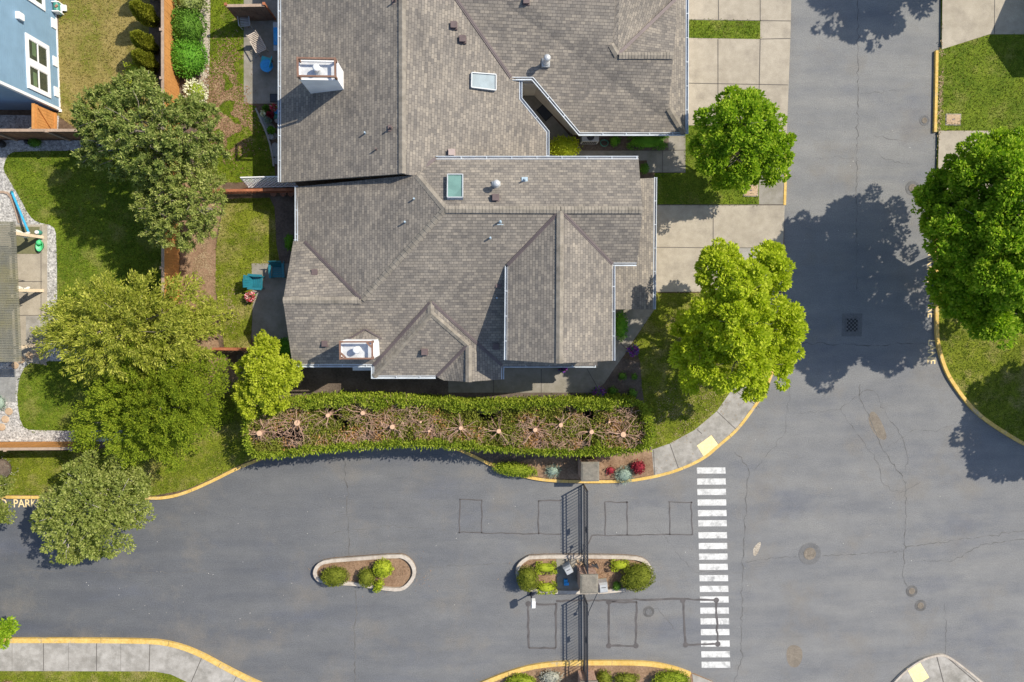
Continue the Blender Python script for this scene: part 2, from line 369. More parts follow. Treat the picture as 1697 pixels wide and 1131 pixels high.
    def ribbon(s, path, w, z):
        P = [Vector((p[0], p[1])) for p in path]; vs = []
        for i, p in enumerate(P):
            d = (P[min(i + 1, len(P) - 1)] - P[max(i - 1, 0)]).normalized(); nn = Vector((-d.y, d.x)); ww = w[i] if isinstance(w, list) else w
            vs += [(p.x + nn.x * ww / 2, p.y + nn.y * ww / 2, z), (p.x - nn.x * ww / 2, p.y - nn.y * ww / 2, z)]
        return s.add(vs, [(2 * i + 1, 2 * i + 3, 2 * i + 2, 2 * i) for i in range(len(P) - 1)])
    def blob(s, c, rx, ry, rz, n=12, m=7, zmin=-1.0):
        c = Vector(c); prof = [(max(.02, math.cos(t)), math.sin(t)) for t in np.linspace(math.asin(max(-.97, zmin)), 1.5, m)]
        k = len(s.v); s.lathe((0, 0, 0), prof, n)
        for i in range(k, len(s.v)):
            v = s.v[i]; s.v[i] = (c.x + v[0] * rx, c.y + v[1] * ry, c.z + v[2] * rz)
        return s
    def build(s, name, mat, parent=None, smooth=False, origin=None):
        v = np.array(s.v, dtype=np.float64)
        if parent is not None: o = ORG[parent.name]
        elif origin is not None: o = Vector(origin)
        else: o = Vector(((v[:, 0].min() + v[:, 0].max()) / 2, (v[:, 1].min() + v[:, 1].max()) / 2, v[:, 2].min()))
        v -= np.array(o)
        me = bpy.data.meshes.new(name); me.from_pydata([tuple(x) for x in v], [], s.f); me.update()
        if smooth:
            for p in me.polygons: p.use_smooth = True
        return link(name, me, mat, parent, o)
def ngon_sub(pts, step=1.2):
    out = []
    for i, p in enumerate(pts):
        q = pts[(i + 1) % len(pts)]; k = max(1, int((q - p).length / step))
        out += [p.lerp(q, j / k) for j in range(k)]
    return out
def smooth_path(pts, it=2, closed=False):
    P = [Vector(p) for p in pts]
    for _ in range(it):
        Q = [] if closed else [P[0]]
        for i in range(len(P) if closed else len(P) - 1):
            a, b = P[i], P[(i + 1) % len(P)]; Q += [a.lerp(b, .25), a.lerp(b, .75)]
        if not closed: Q.append(P[-1])
        P = Q
    return P
def quads_mesh(name, V, mat, parent=None, origin=None):
    """V: (n,4,3) array of leaf quads, world coordinates"""
    n = len(V); o = ORG[parent.name] if parent is not None else Vector(origin)
    co = (V.reshape(-1, 3) - np.array(o)).astype(np.float32)
    me = bpy.data.meshes.new(name); me.vertices.add(4 * n); me.vertices.foreach_set('co', co.ravel())
    me.loops.add(4 * n); me.loops.foreach_set('vertex_index', np.arange(4 * n, dtype=np.int32))
    me.polygons.add(n); me.polygons.foreach_set('loop_start', np.arange(0, 4 * n, 4, dtype=np.int32))
    me.polygons.foreach_set('loop_total', np.full(n, 4, dtype=np.int32)); me.update(calc_edges=True)
    return link(name, me, mat, parent, o)
def unit(a): return a / np.maximum(1e-6, np.linalg.norm(a, axis=-1, keepdims=True))
def leaf_quads(rg, P, D, L, Wd, up=.6, jit=.8):
    """diamond leaves at P pointing along D (jittered), blade facing upward by 'up'"""
    n = len(P); D = unit(D + rg.normal(0, jit, (n, 3)) * .6)
    nr = unit(rg.normal(0, 1, (n, 3)) * (1 - up) + np.array([0, 0, 1.0]) * up + 1e-3)
    S = unit(np.cross(nr, D)); l = (L * rg.uniform(.7, 1.3, n))[:, None]; w = (Wd * rg.uniform(.7, 1.3, n))[:, None]
    return np.stack([P, P + D * l * .45 + S * w * .5, P + D * l, P + D * l * .45 - S * w * .5], 1)
def sph(rg, n, zmin=-1.0):
    z = rg.uniform(zmin, 1, n); t = rg.uniform(0, 2 * np.pi, n); r = np.sqrt(1 - z * z)
    return np.stack([r * np.cos(t), r * np.sin(t), z], 1)
def lobes_px(lobes): return [(np.array(at(px, py, z)), rp / 29.0 * (HC - z) / HC, sq) for px, py, rp, z, sq in lobes]
def broadleaf(rg, lobes, dens=5.0, cr=.42, per=150, L=.2, Wd=.13, zmin=-.45, inner=.35):
    out = []; more = []
    for C, r, sq in lobes:
        for d in sph(rg, 3, -.2): more.append((C + d * r * rg.uniform(1.0, 1.14) * np.array([1, 1, sq]), .05 * r, 1.0))
    for C, r, sq in list(lobes) + more:
        k = int(dens * .85 * r * r * 4) + (4 if r > .3 else 1)
        d = sph(rg, k, zmin); rad = np.where(rg.random(k) < inner, rg.uniform(.35, .75, k), rg.uniform(.78, 1.02, k))
        cen = C + d * rad[:, None] * r * np.array([1, 1, sq])
        crr = cr * rg.uniform(.55, 1.25, k) * (1 if r > .3 else .6)
        q = np.repeat(np.arange(k), per if r > .3 else per // 3); dd = sph(rg, len(q), -.35)
        P = cen[q] + dd * (crr[q] * rg.uniform(.55, 1.0, len(q)))[:, None] * np.array([1, 1, .75])
        D = dd + d[q] * .5 + np.array([0, 0, -.25])
        out.append(leaf_quads(rg, P, D, L, Wd, .62))
    return np.concatenate(out)
def pine_tufts(rg, lobes, dens=16., L=.26, Wd=.05, per=34):
    out = []
    for C, r, sq in lobes:
        k = int(dens * r * r * 4) + 5; d = sph(rg, k, -.4)
        cen = C + d * (r * np.where(rg.random(k) < .3, rg.uniform(.4, .8, k), rg.uniform(.82, 1.03, k)))[:, None] * np.array([1, 1, sq])
        q = np.repeat(np.arange(k), per)
        ax = unit(d[q] + np.array([0, 0, .7]))
        D = unit(ax * .55 + sph(rg, len(q)) * 1.0)
        P = cen[q] + ax * rg.uniform(-.16, .08, len(q))[:, None] + sph(rg, len(q)) * .07
        out.append(leaf_quads(rg, P, D, L, Wd, .3, .15))
    return np.concatenate(out)
def cedar_sprays(rg, base, hgt, rx, ry, nb=120, droop=.25, L=.15, Wd=.075, top=.15, rot=0., spray=.5):
    out = []; limbs = []
    for i in range(nb):
        t = (i + rg.random()) / nb; t = top * 0 + t ** .8
        z0 = hgt * (.12 + .86 * t); a = i * 2.39996 + rg.normal(0, .25)
        k = (1 - t) ** .75 * rg.uniform(.78, 1.08) + top * .4
        dx, dy = math.cos(a) * rx * k, math.sin(a) * ry * k
        c, s_ = math.cos(rot), math.sin(rot); dx, dy = dx * c - dy * s_, dx * s_ + dy * c
        ln = math.hypot(dx, dy); dirv = np.array([dx, dy, 0]) / max(ln, .01); side = np.array([-dirv[1], dirv[0], 0])
        rise = rg.uniform(.05, .3) * ln
        m = max(5, int(ln / .13)); s = np.linspace(.12, 1, m)
        path = np.array(base) + np.outer(s * ln, dirv) + np.outer(np.ones(m), [0, 0, z0]) + np.outer(rise * s - droop * ln * s ** 2.2, [0, 0, 1])
        limbs.append((path[0] - dirv * ln * .12, path[m // 2], path[-1], ln))
        for j in range(m):
            for sg in (-1, 1):
                sl = (spray * (1 - s[j]) * ln * .55 + .22) * rg.uniform(.6, 1.1)
                sd = unit(dirv * .9 + side * sg * rg.uniform(.6, 1.1) + np.array([0, 0, rg.normal(-.05, .15)]))
                kk = max(3, int(sl / .085)); u = rg.uniform(.1, 1, kk)
                P = path[j] + np.outer(u * sl, sd) + np.outer(-.18 * u * u * sl, [0, 0, 1]) + rg.normal(0, .05, (kk, 3))
                out.append(leaf_quads(rg, P, np.tile(sd + side * sg * .15, (kk, 1)), L, Wd, .65, .55))
    return np.concatenate(out), limbs
def limb_mb(mb, p0, p1, r0, r1, rg, n=6, k=4, wob=.12):
    p0 = Vector(p0); p1 = Vector(p1); L = (p1 - p0).length; pts = []
    for i in range(k + 1):
        t = i / k; w = math.sin(math.pi * t) * wob * L
        pts.append(p0.lerp(p1, t) + Vector((rg.normal(0, .4), rg.normal(0, .4), .5)) * w)
    return mb.tube(pts, [r0 + (r1 - r0) * i / k for i in range(k + 1)], n)
def tree(name, label, base, lobes, kind, mat, seed, trunk_r=.18, tmat='trunk', group=None, **kw):
    rg = np.random.default_rng(seed); t = thing(name, label, 'tree', base, group); mb = MB(); b = Vector(base)
    LB = lobes_px(lobes)
    mid = sum((Vector(c) for c, r, s in LB), Vector()) / len(LB); fork = b.lerp(mid, .45); fork.x = b.x + (mid.x - b.x) * .3; fork.y = b.y + (mid.y - b.y) * .3
    limb_mb(mb, b, fork, trunk_r, trunk_r * .75, rg, 9, 5, .03)
    for C, r, s in LB:
        C = Vector(C); e = C + Vector((0, 0, r * .3)); limb_mb(mb, fork, e, trunk_r * .5, .03, rg)
        for _ in range(int(3 + r * 2)):
            d = Vector(sph(rg, 1, -.1)[0]) * r * .92; limb_mb(mb, fork.lerp(e, rg.uniform(.5, .95)), C + d, .035, .008, rg, 4, 3)
    mb.build('trunk', tmat, t, True)
    V = pine_tufts(rg, LB, **kw) if kind == 'pine' else broadleaf(rg, LB, **kw)
    quads_mesh('crown', V, mat, t); return t
def cedar(name, label, px, py, hgt, rx, ry, mat, seed, lobes, z0=.12, nb=90, kd=8.5, fl=.13, fw=.055, fan=.42, **kw):
    rg = np.random.default_rng(seed); base = at(px, py, z0); t = thing(name, label, 'tree', base)
    V, limbs = cedar_sprays(rg, base, hgt, rx, ry, nb, **kw); V = [V]
    mb = MB(); mb.tube([base, base + Vector((.05, 0, hgt * .5)), base + Vector((0, .05, hgt * .97))], [.22, .14, .03], 9)
    for a, m, e, ln in limbs[::3]:
        if ln > .6: mb.tube([a, a + (m - a) * .5 + np.array([0, 0, .08]), m + rg.normal(0, .1, 3), e], [.028, .022, .014, .005], 4)
    for C, r, sq in lobes_px(lobes):
        limb_mb(mb, base + Vector((0, 0, hgt * .3)), Vector(C) + Vector((0, 0, r * .2)), .05, .012, rg, 5)
        k = int(kd * r * r * 4) + 5; d = sph(rg, k, -.35); rad = np.where(rg.random(k) < .3, rg.uniform(.4, .8, k), rg.uniform(.8, 1.06, k)); cen = C + d * rad[:, None] * r * np.array([1, 1, sq])
        out = unit(cen - np.array(base) - np.array([0, 0, hgt * .35]) + rg.normal(0, .5, cen.shape)); out[:, 2] = out[:, 2] * .4 - .05
        q = np.repeat(np.arange(k), 70); u = rg.uniform(-.25, fan, len(q)); sd = np.cross(out[q], [0, 0, 1.0]); w = rg.normal(0, .11, len(q)) * (1 - u)
        P = cen[q] + out[q] * u[:, None] + sd * w[:, None] + rg.normal(0, .05, (len(q), 3)); D = out[q] + sd * np.sign(w)[:, None] * .7
        V.append(leaf_quads(rg, P, D, fl, fw, .55, .35))
    mb.build('trunk', 'trunk', t, True); quads_mesh('crown', np.concatenate(V), mat, t); return t
def bush(name, label, px, py, rx, ry, h, mat, seed, z0=.12, L=.09, Wd=.055, dens=260, cat='shrub', group=None, rz=0., box=False, parent=None, base=None, fluff=.06, up=.5, core=None):
    """clipped or natural shrub: rx, ry in metres; leaves spread through an outer shell over a dense core"""
    rg = np.random.default_rng(seed); b = Vector(base) if base is not None else at(px, py, z0)
    n = int(dens * (rx * ry + h * (rx + ry) * .6) * 3.2)
    d = sph(rg, n, -.3)
    if box: e = .45; d = np.sign(d) * np.abs(d) ** e; d = d / np.maximum(1e-6, (np.abs(d) ** 4).sum(1, keepdims=True) ** .25)
    lump = np.array([noise.noise(Vector(x) * 2.2 + Vector((seed * 3.1, 0, 0))) for x in d]) * fluff * 2.5
    r = (rg.uniform(.82, 1.0, n) + lump + rg.normal(0, fluff * .5, n))[:, None]
    S = np.array([rx, ry, h * .58]); c, s_ = math.cos(rz), math.sin(rz)
    P = d * r * S; P[:, :2] = np.stack([P[:, 0] * c - P[:, 1] * s_, P[:, 0] * s_ + P[:, 1] * c], 1)
    dw = d.copy(); P = P + np.array([b.x, b.y, b.z + h * .45]); P[:, 2] = np.maximum(P[:, 2], b.z + .02)
    V = leaf_quads(rg, P, dw + np.array([0, 0, .2]), L, Wd, up)
    if parent is not None: return quads_mesh(name, V, mat, parent)
    t = thing(name, label, cat, b, group)
    quads_mesh('foliage', V, mat, t)
    m2 = MB(); m2.blob((0, 0, 0), rx * .84, ry * .84, h * .48, 14, 7, -.9)
    m2.v = [(b.x + x * c - y * s_, b.y + x * s_ + y * c, b.z + h * .45 + z) for x, y, z in m2.v]
    m2.build('inner_branches', core or mat, t, True)
    return t
def structure(mb, name, mat): return tag(mb.build(name, mat), kind='structure')
def flat(name, mat, px, z, sm=0, sub=0):
    p = ats(px, z)
    if sm: p = smooth_path(p, sm, True)
    if sub: p = ngon_sub(p, sub)
    if name == 'lawn': LAWNS.setdefault(mat, []).append(([tuple(q) for q in px], z))
    mb = MB(); mb.prism(p, z - .03, z); return structure(mb, name, mat)
def blades(name, label, mat, polys, seed, dens=150, L=.11, Wd=.035):
    rg = np.random.default_rng(seed); out = []
    for px, z in polys:
        q = np.array([(v.x, v.y) for v in ats(px, z)]); lo, hi = q.min(0) - .05, q.max(0) + .05; lo = np.maximum(lo, (-34, -24)); hi = np.minimum(hi, (34, 24)); n = int(np.prod(hi - lo) * dens)
        if n <= 0: continue
        P = rg.uniform(lo, hi, (n, 2)); P = P[inside(P, q)] + rg.normal(0, .035, (1, 2)); P = P + rg.normal(0, .03, P.shape)
        Q = np.concatenate([P, np.full((len(P), 1), z)], 1); D = rg.normal(0, 1, (len(Q), 3)); D[:, 2] = np.abs(D[:, 2]) * .6 + .25
        out.append(leaf_quads(rg, Q, D, L, Wd, .6, .2))
    o = quads_mesh(name, np.concatenate(out), mat, None, at(polys[0][0][0][0], polys[0][0][0][1], .13)); return tag(o, label, 'grass', kind='stuff')

LAWNS = {}
# ------------------------------------------------------------------ the setting: ground, road, land, paving
g = MB(); g.poly([Vector((-320, -320, -.06)), Vector((320, -320, -.06)), Vector((320, 320, -.06)), Vector((-320, 320, -.06))]); structure(g, 'ground', 'grass')
g = MB(); g.poly(ats([(-500, 1500), (2400, 1500), (2400, -500), (-500, -500)], 0)); structure(g, 'road', 'asphalt')
ZL = .12
CURB_A = [(1294, 486), (1297, 509), (1294, 555), (1288, 591), (1278, 625), (1264, 655), (1245, 682), (1222, 713), (1190, 740), (1168, 759.5), (1127, 779), (1084, 791), (1035, 798.6), (964, 799), (907, 797), (873, 791), (839.5, 782), (811, 769.5), (780, 754), (756, 744), (700, 727), (620, 720), (540, 728), (480, 741), (429, 762.5), (396, 775), (354, 796.5), (311, 816), (283, 824), (255, 827), (14, 824), (-120, 824)]
CURB_B = [(1552, 330), (1553, 543), (1555, 569), (1562, 597), (1571, 620), (1582, 638), (1599, 662), (1619, 684), (1642, 702), (1670, 720), (1695, 735), (1760, 764), (1900, 805)]
CURB_C = [(-120, 1060), (14, 1060), (158, 1060), (255, 1061.5), (283, 1066), (311, 1074), (340, 1087), (368, 1102.5), (396, 1117), (425, 1131), (470, 1150), (560, 1195)]
CURB_D = [(770, 1146), (801, 1131), (836.6, 1116.7), (879, 1104), (927, 1098), (1006, 1097), (1077, 1098), (1119.7, 1107), (1145, 1117)]
CURB_E = [(1440, 1180), (1483, 1131), (1503, 1111), (1528, 1094), (1557, 1085.6), (1574, 1090), (1599, 1108), (1627, 1131), (1690, 1180)]
def land(pre, kerb=(), post=(), mat='earth'):
    mb = MB(); mb.prism(ats(pre, ZL) + smooth_path(ats(kerb, .15), 2) + ats(post, ZL), -.05, ZL); return structure(mb, 'land', mat)
land([(-500, -500), (1322, -500), (1311, 0), (1303, 250), (1300, 340), (1299, 484)], CURB_A, [(-500, 824)])
land([(1563, -500), (1561, 80), (1553, 84), (1551, 218), (1556, 219)], CURB_B, [(2400, 900), (2400, -500)], 'grass')
land([], CURB_C, [(560, 1500), (-500, 1500), (-500, 1060)], 'grass')
land([], CURB_D, [(1152, 1118), (1182, 1131), (1240, 1500), (700, 1500), (740, 1180)], 'bark')
land([], CURB_E, [(1900, 1500), (1300, 1500)], 'concrete_old')
def curb(px, mat, w=.17, sm=1, name='kerb', z1=.155, closed=False, off=0.0):
    p = [Vector((q.x, q.y, 0)) for q in smooth_path(ats(px, .15), sm, closed)]; mb = MB(); mb.strip(p, w, -.03, z1, off, closed); return structure(mb, name, mat)
curb([(1304, 222), (1300.5, 340)], 'curb_yellow', .15, 0)
curb(CURB_A, 'curb_yellow', .17, 2)
curb([(1553, 84), (1552, 150), (1550.5, 219)], 'curb_yellow', .16, 1)
curb(CURB_B, 'curb_yellow', .20, 2)
curb(CURB_C, 'curb_yellow', .27, 2, off=-.08)
curb(CURB_D, 'curb_yellow', .27, 2, off=-.08)
curb(CURB_E, 'curb_grey', .12, 2)
KJ = MB()
for px, w, off in ((CURB_A, .19, 0), (CURB_B, .22, 0), (CURB_C, .29, -.06), (CURB_D, .29, -.06)):
    P_ = smooth_path(ats(px, .15), 2); acc = 0
    for a, b in zip(P_[:-1], P_[1:]):
        acc += (b - a).length
        if acc > 3.0:
            acc = 0; d = (b - a).normalized(); s_ = Vector((-d.y, d.x, 0)); m = a + s_ * off; KJ.ribbon([m - s_ * w / 2, m + s_ * w / 2], .02, .158)
structure(KJ, 'kerb_joints', 'joint')
# lawns
flat('lawn', 'grass_dry', [(98, -90), (246, -90), (249, 20), (244, 90), (250, 150), (266, 216), (130, 216), (96, 192)], .128)
flat('garden_bed', 'mulch_dark', [(246, -90), (296, -90), (296, 230), (262, 216), (250, 150), (244, 90), (249, 20)], .127)
flat('lawn', 'grass_mixed', [(348, -90), (404, -90), (404, 172), (424, 176), (440, 215), (452, 250), (457, 301), (368, 303), (345, 280), (342, 240), (346, 160)], .130)
flat('gravel_strip', 'gravel_tan', [(332, -90), (350, -90), (348, 60), (346, 160), (330, 168), (331, 60)], .134)
flat('garden_bed', 'mulch_dark', [(298, -90), (334, -90), (332, 168), (345, 280), (300, 300)], .126)
flat('garden_bed', 'bark', [(298, 290), (362, 290), (372, 320), (358, 396), (357, 480), (360, 560), (366, 585), (405, 640), (300, 640)], .128)
flat('lawn', 'grass', [(372, 331), (395, 329), (447, 328), (455, 345), (458, 405), (464, 437), (417, 437), (419, 470), (418, 520), (416, 560), (416, 579), (372, 577), (361, 500), (357, 480), (358, 410)], .130)
flat('garden_bed', 'mulch_dark', [(446, 326), (492, 326), (492, 440), (464, 438), (456, 400), (455, 345)], .127)
flat('gravel', 'gravel', [(-200, 233), (297, 233), (297, 732), (-200, 732)], .128)
flat('lawn', 'grass_deep', [(8, 268), (14, 256), (26, 251), (125, 250), (290, 252), (290, 600), (200, 590), (95, 560), (94, 390), (88, 374), (62, 369), (48, 358), (34, 330), (16, 300), (5, 282)], .134, 1)
flat('lawn', 'grass_deep', [(31, 628), (44, 603), (70, 598), (280, 600), (280, 712), (52, 715), (35, 706), (28, 664)], .134, 1)
flat('gravel_bed', 'gravel', [(-60, 190), (98, 192), (96, 216), (-60, 216)], .132)
flat('lawn', 'grass', [(-200, 747), (160, 747), (300, 690), (402, 640), (412, 700), (430, 757), (396, 771), (354, 792), (311, 811), (255, 822), (-200, 819)], .130)
flat('garden_bed', 'mulch_dark', [(392, 588), (470, 585), (850, 585), (1020, 590), (1062, 602), (1074, 662), (1084, 745), (1050, 793), (964, 794), (873, 786), (811, 765), (756, 739), (620, 716), (480, 736), (404, 745)], .127)
flat('garden_bed', 'bark', [(980, 752), (1080, 745), (1084, 789), (1035, 794), (964, 795), (907, 793), (873, 787), (840, 778), (870, 762)], .131)
flat('lawn', 'grass', [(1084, 486), (1280, 486), (1282, 540), (1262, 600), (1211, 649), (1188, 682), (1151, 713), (1110, 735.5), (1081, 745), (1072, 690), (1064, 645), (1061, 600), (1050, 566), (1084, 514)], .130)
flat('lawn', 'grass_deep', [(1085, 287), (1136, 287), (1136, 208), (1258, 208), (1258, 339), (1085, 339)], .130)
flat('lawn', 'grass_deep', [(1140, 33), (1260, 35), (1260, 65), (1140, 63)], .146)
flat('lawn', 'grass_deep', [(1557, 85), (1563, 82), (1640, 58), (1760, 56), (1760, 216), (1556, 216)], .130)
flat('lawn', 'grass', [(-200, 1113), (255, 1114), (283, 1119), (313, 1133), (360, 1170), (-200, 1400)], .130)
# paving
flat('patio', 'concrete_dull', [(404, -90), (490, -90), (490, 172), (404, 172)], .136)
flat('patio', 'concrete_dull', [(417, 437), (484, 437), (494, 590), (430, 583), (417, 560), (419, 500)], .136)
flat('patio', 'concrete', [(-60, 374), (78, 372), (78, 606), (40, 600), (-60, 606)], .140)
flat('patio', 'concrete_old', [(43, 524), (90, 524), (90, 566), (43, 562)], .146)
flat('path', 'slate', [(-60, 612), (26, 612), (26, 666), (-60, 666)], .136)
flat('driveway', 'concrete', [(1139, -90), (1313, -90), (1310, 60), (1303, 250), (1258, 250), (1258, 208), (1139, 208)], .136)
flat('path', 'concrete_dull', [(1258, 250), (1303, 250), (1300.5, 339), (1258, 339)], .132)
flat('driveway', 'concrete', [(1084, 340), (1300.5, 340), (1298, 410), (1296, 484), (1084, 484)], .136)
flat('path', 'concrete_old', [(1187, 411), (1298, 411), (1296, 483), (1187, 483)], .142)
flat('path', 'concrete_dull', [(1072, 228), (1136, 224), (1136, 286), (1074, 286), (1072, 266), (955, 268), (900, 268), (855, 165), (860, 150), (884, 157), (966, 250), (1072, 250)], .136)
flat('garden_bed', 'mulch_dark', [(940, 218), (1108, 222), (1108, 249), (967, 249)], .140)
flat('path', 'concrete_dull', [(1000, 505), (1084, 505), (1084, 514), (1051, 563), (1035, 588), (1018, 611), (1001, 636), (984, 651), (743, 651), (743, 600), (1000, 600)], .138)
SW_IN = [(1272, 486), (1272, 530), (1260, 580), (1240, 615), (1211, 649), (1188, 682), (1151, 713), (1110, 735.5), (1080, 746)]
flat('sidewalk', 'concrete_old', [(1294, 486), (1297, 509), (1294, 555), (1288, 591), (1278, 625), (1264, 655), (1245, 682), (1222, 713), (1190, 740), (1168, 759.5), (1127, 779), (1084, 789)] + SW_IN[::-1], .136)
flat('sidewalk', 'concrete_old', [(-200, 1065), (158, 1065), (253, 1066), (283, 1071), (309, 1079), (338, 1092), (366, 1107), (394, 1122), (420, 1135), (470, 1160), (420, 1195), (350, 1155), (313, 1132), (283, 1118), (255, 1113), (-200, 1112)], .136)
flat('sidewalk', 'concrete_old', [(1147, 1117), (1182, 1131), (1260, 1190), (1190, 1200), (1150, 1140)], .134)
flat('sidewalk', 'concrete_old', [(1485, 1131), (1505, 1112), (1529, 1096), (1557, 1087), (1573, 1091), (1597, 1109), (1625, 1131), (1680, 1180), (1440, 1180)], .134)
flat('driveway', 'concrete', [(1563, -90), (1760, -90), (1760, 56), (1697, 57), (1640, 57), (1561, 82)], .136)
flat('driveway', 'concrete', [(1556, 217), (1760, 217), (1760, 330), (1554, 330)], .136)
flat('tactile_paving', 'tactile', [(1155, 739), (1179, 721.5), (1192.5, 740), (1168, 759.5)], .143)
flat('tactile_paving', 'tactile', [(1503, 1109), (1524, 1097), (1540, 1123), (1518, 1137)], .141)
# paving joints
J = MB()
def jl(pts, z, w=.035): J.ribbon(ats(pts, z), w, z)
for p in ([(1190, 65), (1190, 208)], [(1260, 65), (1257, 208)], [(1139, 138), (1306, 141)], [(1260, -40), (1260, 35)], [(1190, -40), (1191, 33)], [(1140, 33), (1311, 35)], [(1260, 65), (1310, 64)], [(1258, 208), (1303, 209)]): jl(p, .147)
for p in ([(1085, 410), (1187, 411)], [(1182, 340), (1182, 410)], [(1187, 411), (1298, 411)], [(1085, 340), (1300, 340)]): jl(p, .146)
for a, b in (((1214, 645), (1259, 676)), ((1187.6, 681.7), (1221, 713)), ((1155, 712), (1163, 719)), ((1110, 735.5), (1125, 778)), ((1083, 746), (1085, 789)), ((1179, 721.5), (1192.5, 740)), ((1250, 600), (1281, 613))): jl([a, b], .141, .04)
for a, b in (((72, 1066), (72, 1112)), ((160, 1066), (160, 1112)), ((248.5, 1066), (247, 1112)), ((334, 1091), (316, 1133)), ((392, 1121), (370, 1166))): jl([a, b], .141, .04)
for x in (113.5, 200, 20): jl([(x, 1066), (x, 1112)], .140, .015)
for p in ([(30, 467), (70, 467)], [(30, 523), (78, 523)], [(68, 374), (68, 524)], [(1098, 250), (1098, 286)], [(1072, 250), (1136, 249)]): jl(p, .144)
for p in ([(897, 612), (897, 651)], [(818, 630), (818, 651)], [(973, 612), (990, 642)], [(1018, 559), (1050, 590)]): jl(p, .142, .04)
for p in ([(1552, 1086), (1566, 1140)], [(1570, 1090), (1640, 1150)]): jl(p, .142, .05)
jl([(1648, 57), (1649, -60)], .142); jl([(1556, 285), (1700, 285)], .142)
structure(J, 'paving_joints', 'joint')
# curbed islands in the entrance road
ISL1 = [(519, 947), (525, 934), (539, 926.5), (581, 923), (661, 917), (675, 921), (686, 932), (690.5, 945), (688, 958), (675, 974), (661, 979), (635, 977), (596, 970), (562, 968), (531, 965), (522, 957)]
ISL2 = [(853.6, 944), (858, 933), (868, 924), (879, 919), (978, 918.6), (1049, 920), (1070, 926), (1079, 938), (1082, 951), (1077, 966), (1058, 976), (1035, 979), (990, 983), (921, 983), (887, 981), (866, 974), (856, 961)]
for isl, m in ((ISL1, 'bark'), (ISL2, 'bark')):
    p = smooth_path(ats(isl, .1), 1, True); mb = MB(); mb.prism(p, -.02, .11); structure(mb, 'island_bed', m)
    mb = MB(); mb.strip(p, .20, -.03, .17, .10 if isl is None else -.10, True); structure(mb, 'kerb', 'curb_grey')
flat('island_slab', 'concrete_dull', [(922, 926), (972, 926), (972, 981), (923, 981)], .13)
# painted markings and sealed cracks
mb = MB(); ys = [780.1, 798.4, 815.6, 833.1, 850.7, 867.5, 887.4, 905.2, 922.8, 939.8, 958.5, 976.3, 993.9, 1012.3, 1030, 1047.9, 1066.9, 1084.7, 1102]
for y in ys:
    x0 = 1155 + (y - 780) * .0245; mb.poly([at(x0, y + 5.2, .005), at(x0 + 47.5, y + 5, .005), at(x0 + 47, y - 5.2, .005), at(x0 - .3, y - 5, .005)])
structure(mb, 'crosswalk', 'paint_white')
_rj = random.Random(4)
def wob(pts, amp=.03, step=.35):
    out = []
    P = [Vector((p.x, p.y)) for p in ats(pts, 0)]
    for a, b in zip(P[:-1], P[1:]):
        k = max(1, int((b - a).length / step))
        for i in range(k): out.append(a.lerp(b, i / k) + Vector((_rj.gauss(0, amp * 1.5), _rj.gauss(0, amp * 1.5))))
    out.append(P[-1]); return out
S = MB()
def seal(pts, w=.10, z=.009):
    p = wob(pts, .012, .3); S.ribbon(p, [w * _rj.uniform(.75, 1.2) for _ in p], z)
for pts in ([(761, 828), (799, 829)], [(762, 828), (761, 884)], [(798, 829), (798.5, 884)], [(760, 883), (930, 885.5)], [(892.6, 830), (893, 886)], [(892, 830.5), (930, 830)], [(1002.7, 832), (1003, 887)], [(1038.5, 831), (1039.5, 887)], [(1001, 832), (1041, 832.5)],
            [(1109.7, 832), (1110, 886.5)], [(1146, 832), (1147.4, 887)], [(1107, 832.5), (1148, 833)], [(981, 887), (1147, 886.5)], [(981, 887), (975, 902)]): seal(pts, .07)
for pts in ([(875.5, 1001), (876.3, 1074)], [(920.7, 1000), (921.2, 1074)], [(875, 1001), (921, 1001.5)], [(876, 1074), (921, 1074.5)], [(921.5, 996.4), (1009, 995), (1131, 992.5), (1188, 995)], [(1009, 997.5), (1008.6, 1070)], [(1055, 997), (1053, 1070.5)], [(1008, 998), (1055, 998)],
            [(1008, 1070), (1054, 1071)], [(1132, 995), (1136, 1069)], [(1136, 1069), (1190, 1067.5)], [(1186.7, 995), (1189.5, 1068)]): seal(pts, .12)
for c in ((1187, 995), (1189.5, 1067.5), (1136, 1069), (1131.5, 995.5), (875.5, 1001), (1009, 998), (1054, 1070.5), (1009, 1070.5)):
    q = at(*c, 0); S.lathe((q.x, q.y, .0055), [(.17, 0), (.17, .0045)], 10)
structure(S, 'sealed_cuts', 'sealant')
Cm = MB()
def crack(pts, w=.05): p = wob(pts, .03, .2); Cm.ribbon(p, [w * _rj.choice((.12, .35, .5, .7, .95)) for _ in p], .004)
